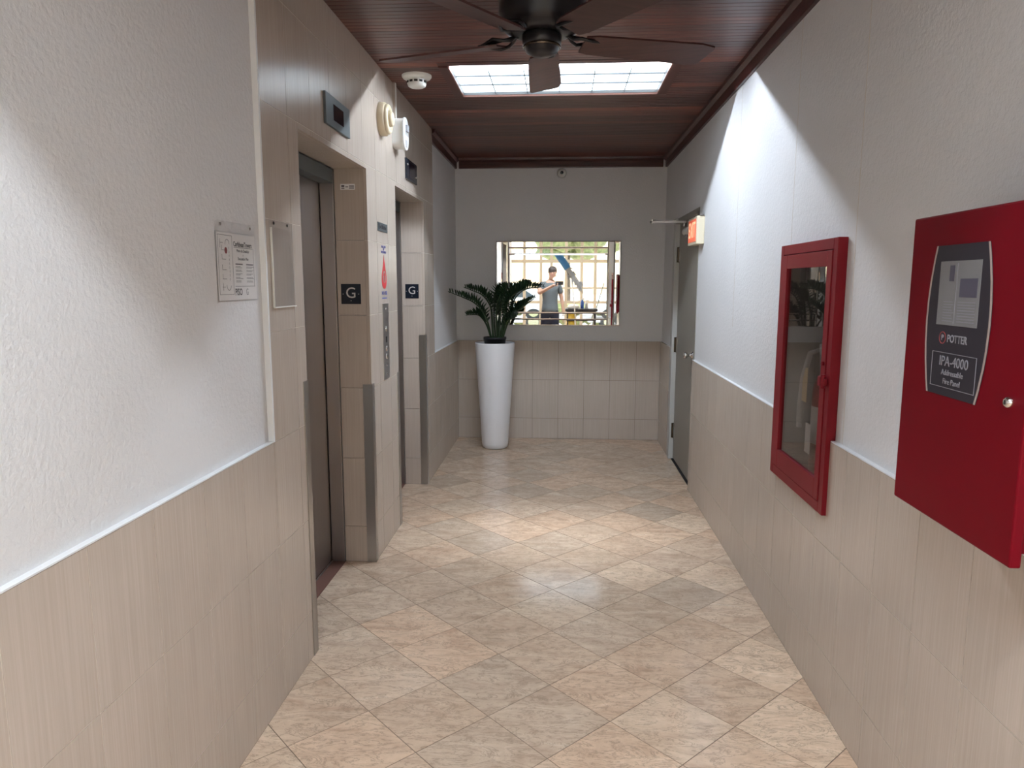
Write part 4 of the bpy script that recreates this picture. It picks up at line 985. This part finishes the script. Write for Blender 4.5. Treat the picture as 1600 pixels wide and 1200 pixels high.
q = MB(); q.prism([(.42, .0), (.78, .0), (.70, .20), (.50, .20)], -2.79, -2.71, 'xz'); obj('bristles', q, 'mop_grey', t)
t = thing('wall_notice', (-.70, LY + .0, 2.62), 'red notice above the lobby entrance glass', 'sign')
q = MB(); q.box(-.95, -.45, LY + .001, LY + .012, 2.64, 2.86); obj('board', q, 'sign_red', t, bevel=.003)

# ------------------------------------------------------------ the person taking the picture (seen in the mirror)
def skin(name, J, E, mname, parent, root=0, sub=2):
    """J: list of (x,y,z,r); E: edges"""
    me = bpy.data.meshes.new(name); o0 = WORLD[parent.name]
    me.from_pydata([tuple(Vector(j[:3]) - o0) for j in J], E, []); me.materials.append(MATS[mname])
    o = bpy.data.objects.new(name, me); COL.objects.link(o); o.parent = parent; WORLD[o.name] = o0
    m1 = o.modifiers.new('skin', 'SKIN'); m1.use_smooth_shade = True
    lay = me.skin_vertices[0].data if me.skin_vertices else None
    if lay is None:
        bm = bmesh.new(); bm.from_mesh(me); bm.verts.layers.skin.verify(); bm.to_mesh(me); bm.free(); lay = me.skin_vertices[0].data
    for k, j in enumerate(J):
        r = j[3] if isinstance(j[3], tuple) else (j[3], j[3]); lay[k].radius = r; lay[k].use_root = (k == root)
    m2 = o.modifiers.new('sub', 'SUBSURF'); m2.levels = sub; m2.render_levels = sub
    return o
px, py = -.22, -.52
pr = thing('person', (px, py, 0), 'person in grey shirt and dark trousers holding up a phone, reflected in the mirror', 'person')
J = [(px, py, 1.00, (.125, .095)), (px, py, 1.18, (.125, .095)), (px, py + .01, 1.38, (.17, .115)), (px, py, 1.53, (.11, .08)), (px + .02, py + .01, 1.62, .055), (px + .04, py + .04, 1.69, .065), (px + .045, py + .045, 1.76, (.078, .092)), (px + .045, py + .04, 1.83, (.062, .075)),
     (px - .10, py, .90, .095), (px - .11, py + .01, .50, .060), (px - .11, py - .01, .10, .040), (px - .12, py + .12, .035, .035),
     (px + .10, py, .90, .095), (px + .11, py + .02, .50, .060), (px + .12, py, .10, .040), (px + .13, py + .13, .035, .035),
     (px - .17, py, 1.51, .055), (px - .23, py + .22, 1.34, .043), (-.17, -.13, 1.49, .028), (-.125, -.085, 1.515, .030),
     (px + .17, py, 1.51, .055), (px + .24, py - .02, 1.22, .043), (px + .27, py + .06, .97, .028), (px + .275, py + .075, .90, .030)]
Ed = [(0, 1), (1, 2), (2, 3), (3, 4), (4, 5), (5, 6), (6, 7), (0, 8), (8, 9), (9, 10), (10, 11), (0, 12), (12, 13), (13, 14), (14, 15), (3, 16), (16, 17), (17, 18), (18, 19), (3, 20), (20, 21), (21, 22), (22, 23)]
skin('body', J, Ed, 'skin', pr)
Jm = [(px, py, .92, (.195, .155)), (px, py, 1.04, (.188, .148)), (px, py, 1.18, (.160, .120)), (px, py + .01, 1.38, (.185, .130)), (px, py, 1.52, (.125, .092)), (px + .012, py + .006, 1.575, .070), (px - .17, py, 1.51, .072), (px - .215, py + .13, 1.41, .064), (px + .17, py, 1.51, .072), (px + .225, py - .01, 1.32, .064)]
skin('shirt', Jm, [(0, 1), (1, 2), (2, 3), (3, 4), (4, 5), (4, 6), (6, 7), (4, 8), (8, 9)], 'shirt_grey', pr)
Jt = [(px, py, 1.14, (.155, .115)), (px, py, .96, (.165, .125)), (px - .10, py, .84, .110), (px - .11, py + .01, .50, .078), (px - .11, py - .01, .09, .062), (px + .10, py, .84, .110), (px + .11, py + .02, .50, .078), (px + .12, py, .09, .062)]
skin('trousers', Jt, [(0, 1), (1, 2), (2, 3), (3, 4), (1, 5), (5, 6), (6, 7)], 'trousers_navy', pr)
for s, cx in ((-1, px - .115), (1, px + .125)):
    q = MB(); q.prism([(py - .09, .0), (py + .17, .0), (py + .185, .03), (py + .15, .055), (py + .02, .10), (py - .08, .10)], cx - .045, cx + .045, 'yz'); obj('shoe', q, 'rubber_black', pr, bevel=.012)
hc = Vector((px + .045, py + .045, 1.775))
q = MB(); q.lathe((hc.x, hc.y - .022, hc.z + .012), [(.080, -.03), (.091, .015), (.082, .06), (.050, .092), (0, .102)], 20, sy=1.15); obj('hair', q, 'hair_dark', pr)
for s in (-1, 1):
    q = MB(); q.lathe((hc.x + s * .030, hc.y + .083, hc.z - .005), [(0, -.008), (.009, -.003), (.009, .003), (0, .008)], 10); obj('eye', q, 'eye_dark', pr)
q = MB(); q.prism([(hc.y + .082, hc.z - .008), (hc.y + .112, hc.z - .040), (hc.y + .082, hc.z - .046)], hc.x - .010, hc.x + .010, 'yz'); obj('nose', q, 'skin', pr, bevel=.005)
q = MB(); q.box(hc.x - .022, hc.x + .022, hc.y + .075, hc.y + .090, hc.z - .072, hc.z - .060); obj('mouth', q, 'lip', pr, bevel=.004)
for s in (-1, 1):
    q = MB(); q.lathe((hc.x + s * .084, hc.y - .005, hc.z - .01), [(0, -.030), (.014, -.015), (.016, .012), (0, .030)], 10, sx=.5, sy=1.2); obj('ear', q, 'skin', pr)
# fingers: raised hand pinches the phone, the other hangs slightly curled
hp = Vector((-.115, -.075, 1.52))
for k in range(4):
    b0 = hp + Vector((.004, .0, .022 - k * .017)); L_ = (.034, .038, .036, .030)[k]
    skin('finger', [(*b0, .009), (*(b0 + Vector((L_ * .8, .020, .004))), .0085), (*(b0 + Vector((L_ * 1.5, .026, .004))), .0075)], [(0, 1), (1, 2)], 'skin', pr, sub=1)
skin('thumb', [(*(hp + Vector((-.004, -.015, -.012))), .011), (*(hp + Vector((.025, -.010, -.030))), .010), (*(hp + Vector((.052, -.006, -.012))), .008)], [(0, 1), (1, 2)], 'skin', pr, sub=1)
hq = Vector((px + .277, py + .078, .885))
for k in range(4):
    b0 = hq + Vector((0, .024 - k * .016, -.005)); L_ = (.038, .043, .040, .032)[k]
    skin('finger', [(*b0, .009), (*(b0 + Vector((-.004, .003, -L_))), .0085), (*(b0 + Vector((-.018, .006, -L_ * 1.85))), .007)], [(0, 1), (1, 2)], 'skin', pr, sub=1)
skin('thumb', [(*(hq + Vector((-.004, .024, .02))), .011), (*(hq + Vector((-.012, .045, -.008))), .010), (*(hq + Vector((-.018, .050, -.034))), .008)], [(0, 1), (1, 2)], 'skin', pr, sub=1)
t = thing('phone', (0, -.05, 1.55), 'dark phone held up in the raised hand of the reflected person', 'phone')
q = MB(); q.box(-.105, .045, -.056, -.048, 1.512, 1.586); obj('case', q, 'phone_black', t, bevel=.003)
q = MB(); q.box(-.100, .040, -.0575, -.0562, 1.516, 1.582); obj('screen', q, 'screen_black', t)
for dz in (-.012, .012):
    q = MB(); q.lathe((.018, -.048, 1.55 + dz), [(.009, 0), (.009, .003), (.006, .004), (0, .004)], 14, 'y'); obj('lens', q, 'black_gap', t)

# repeats share a group phrase
GROUPS = {'corner_guard': 'steel corner guards of the elevator openings', 'floor_sign': 'black G plates on the elevator jambs', 'floor_indicator': 'floor indicators above the elevators',
          'ceiling_light': 'gridded ceiling lights of the hall', 'lobby_fill': 'added fill lights on the lobby ceiling', 'tree': 'trees outside the entrance', 'car': 'cars parked outside', 'spray_bottle': 'spray bottles on the cleaning cart'}
for o in SC.objects:
    k = o.name.split('.')[0]
    if o.parent is None and k in GROUPS: o['group'] = GROUPS[k]
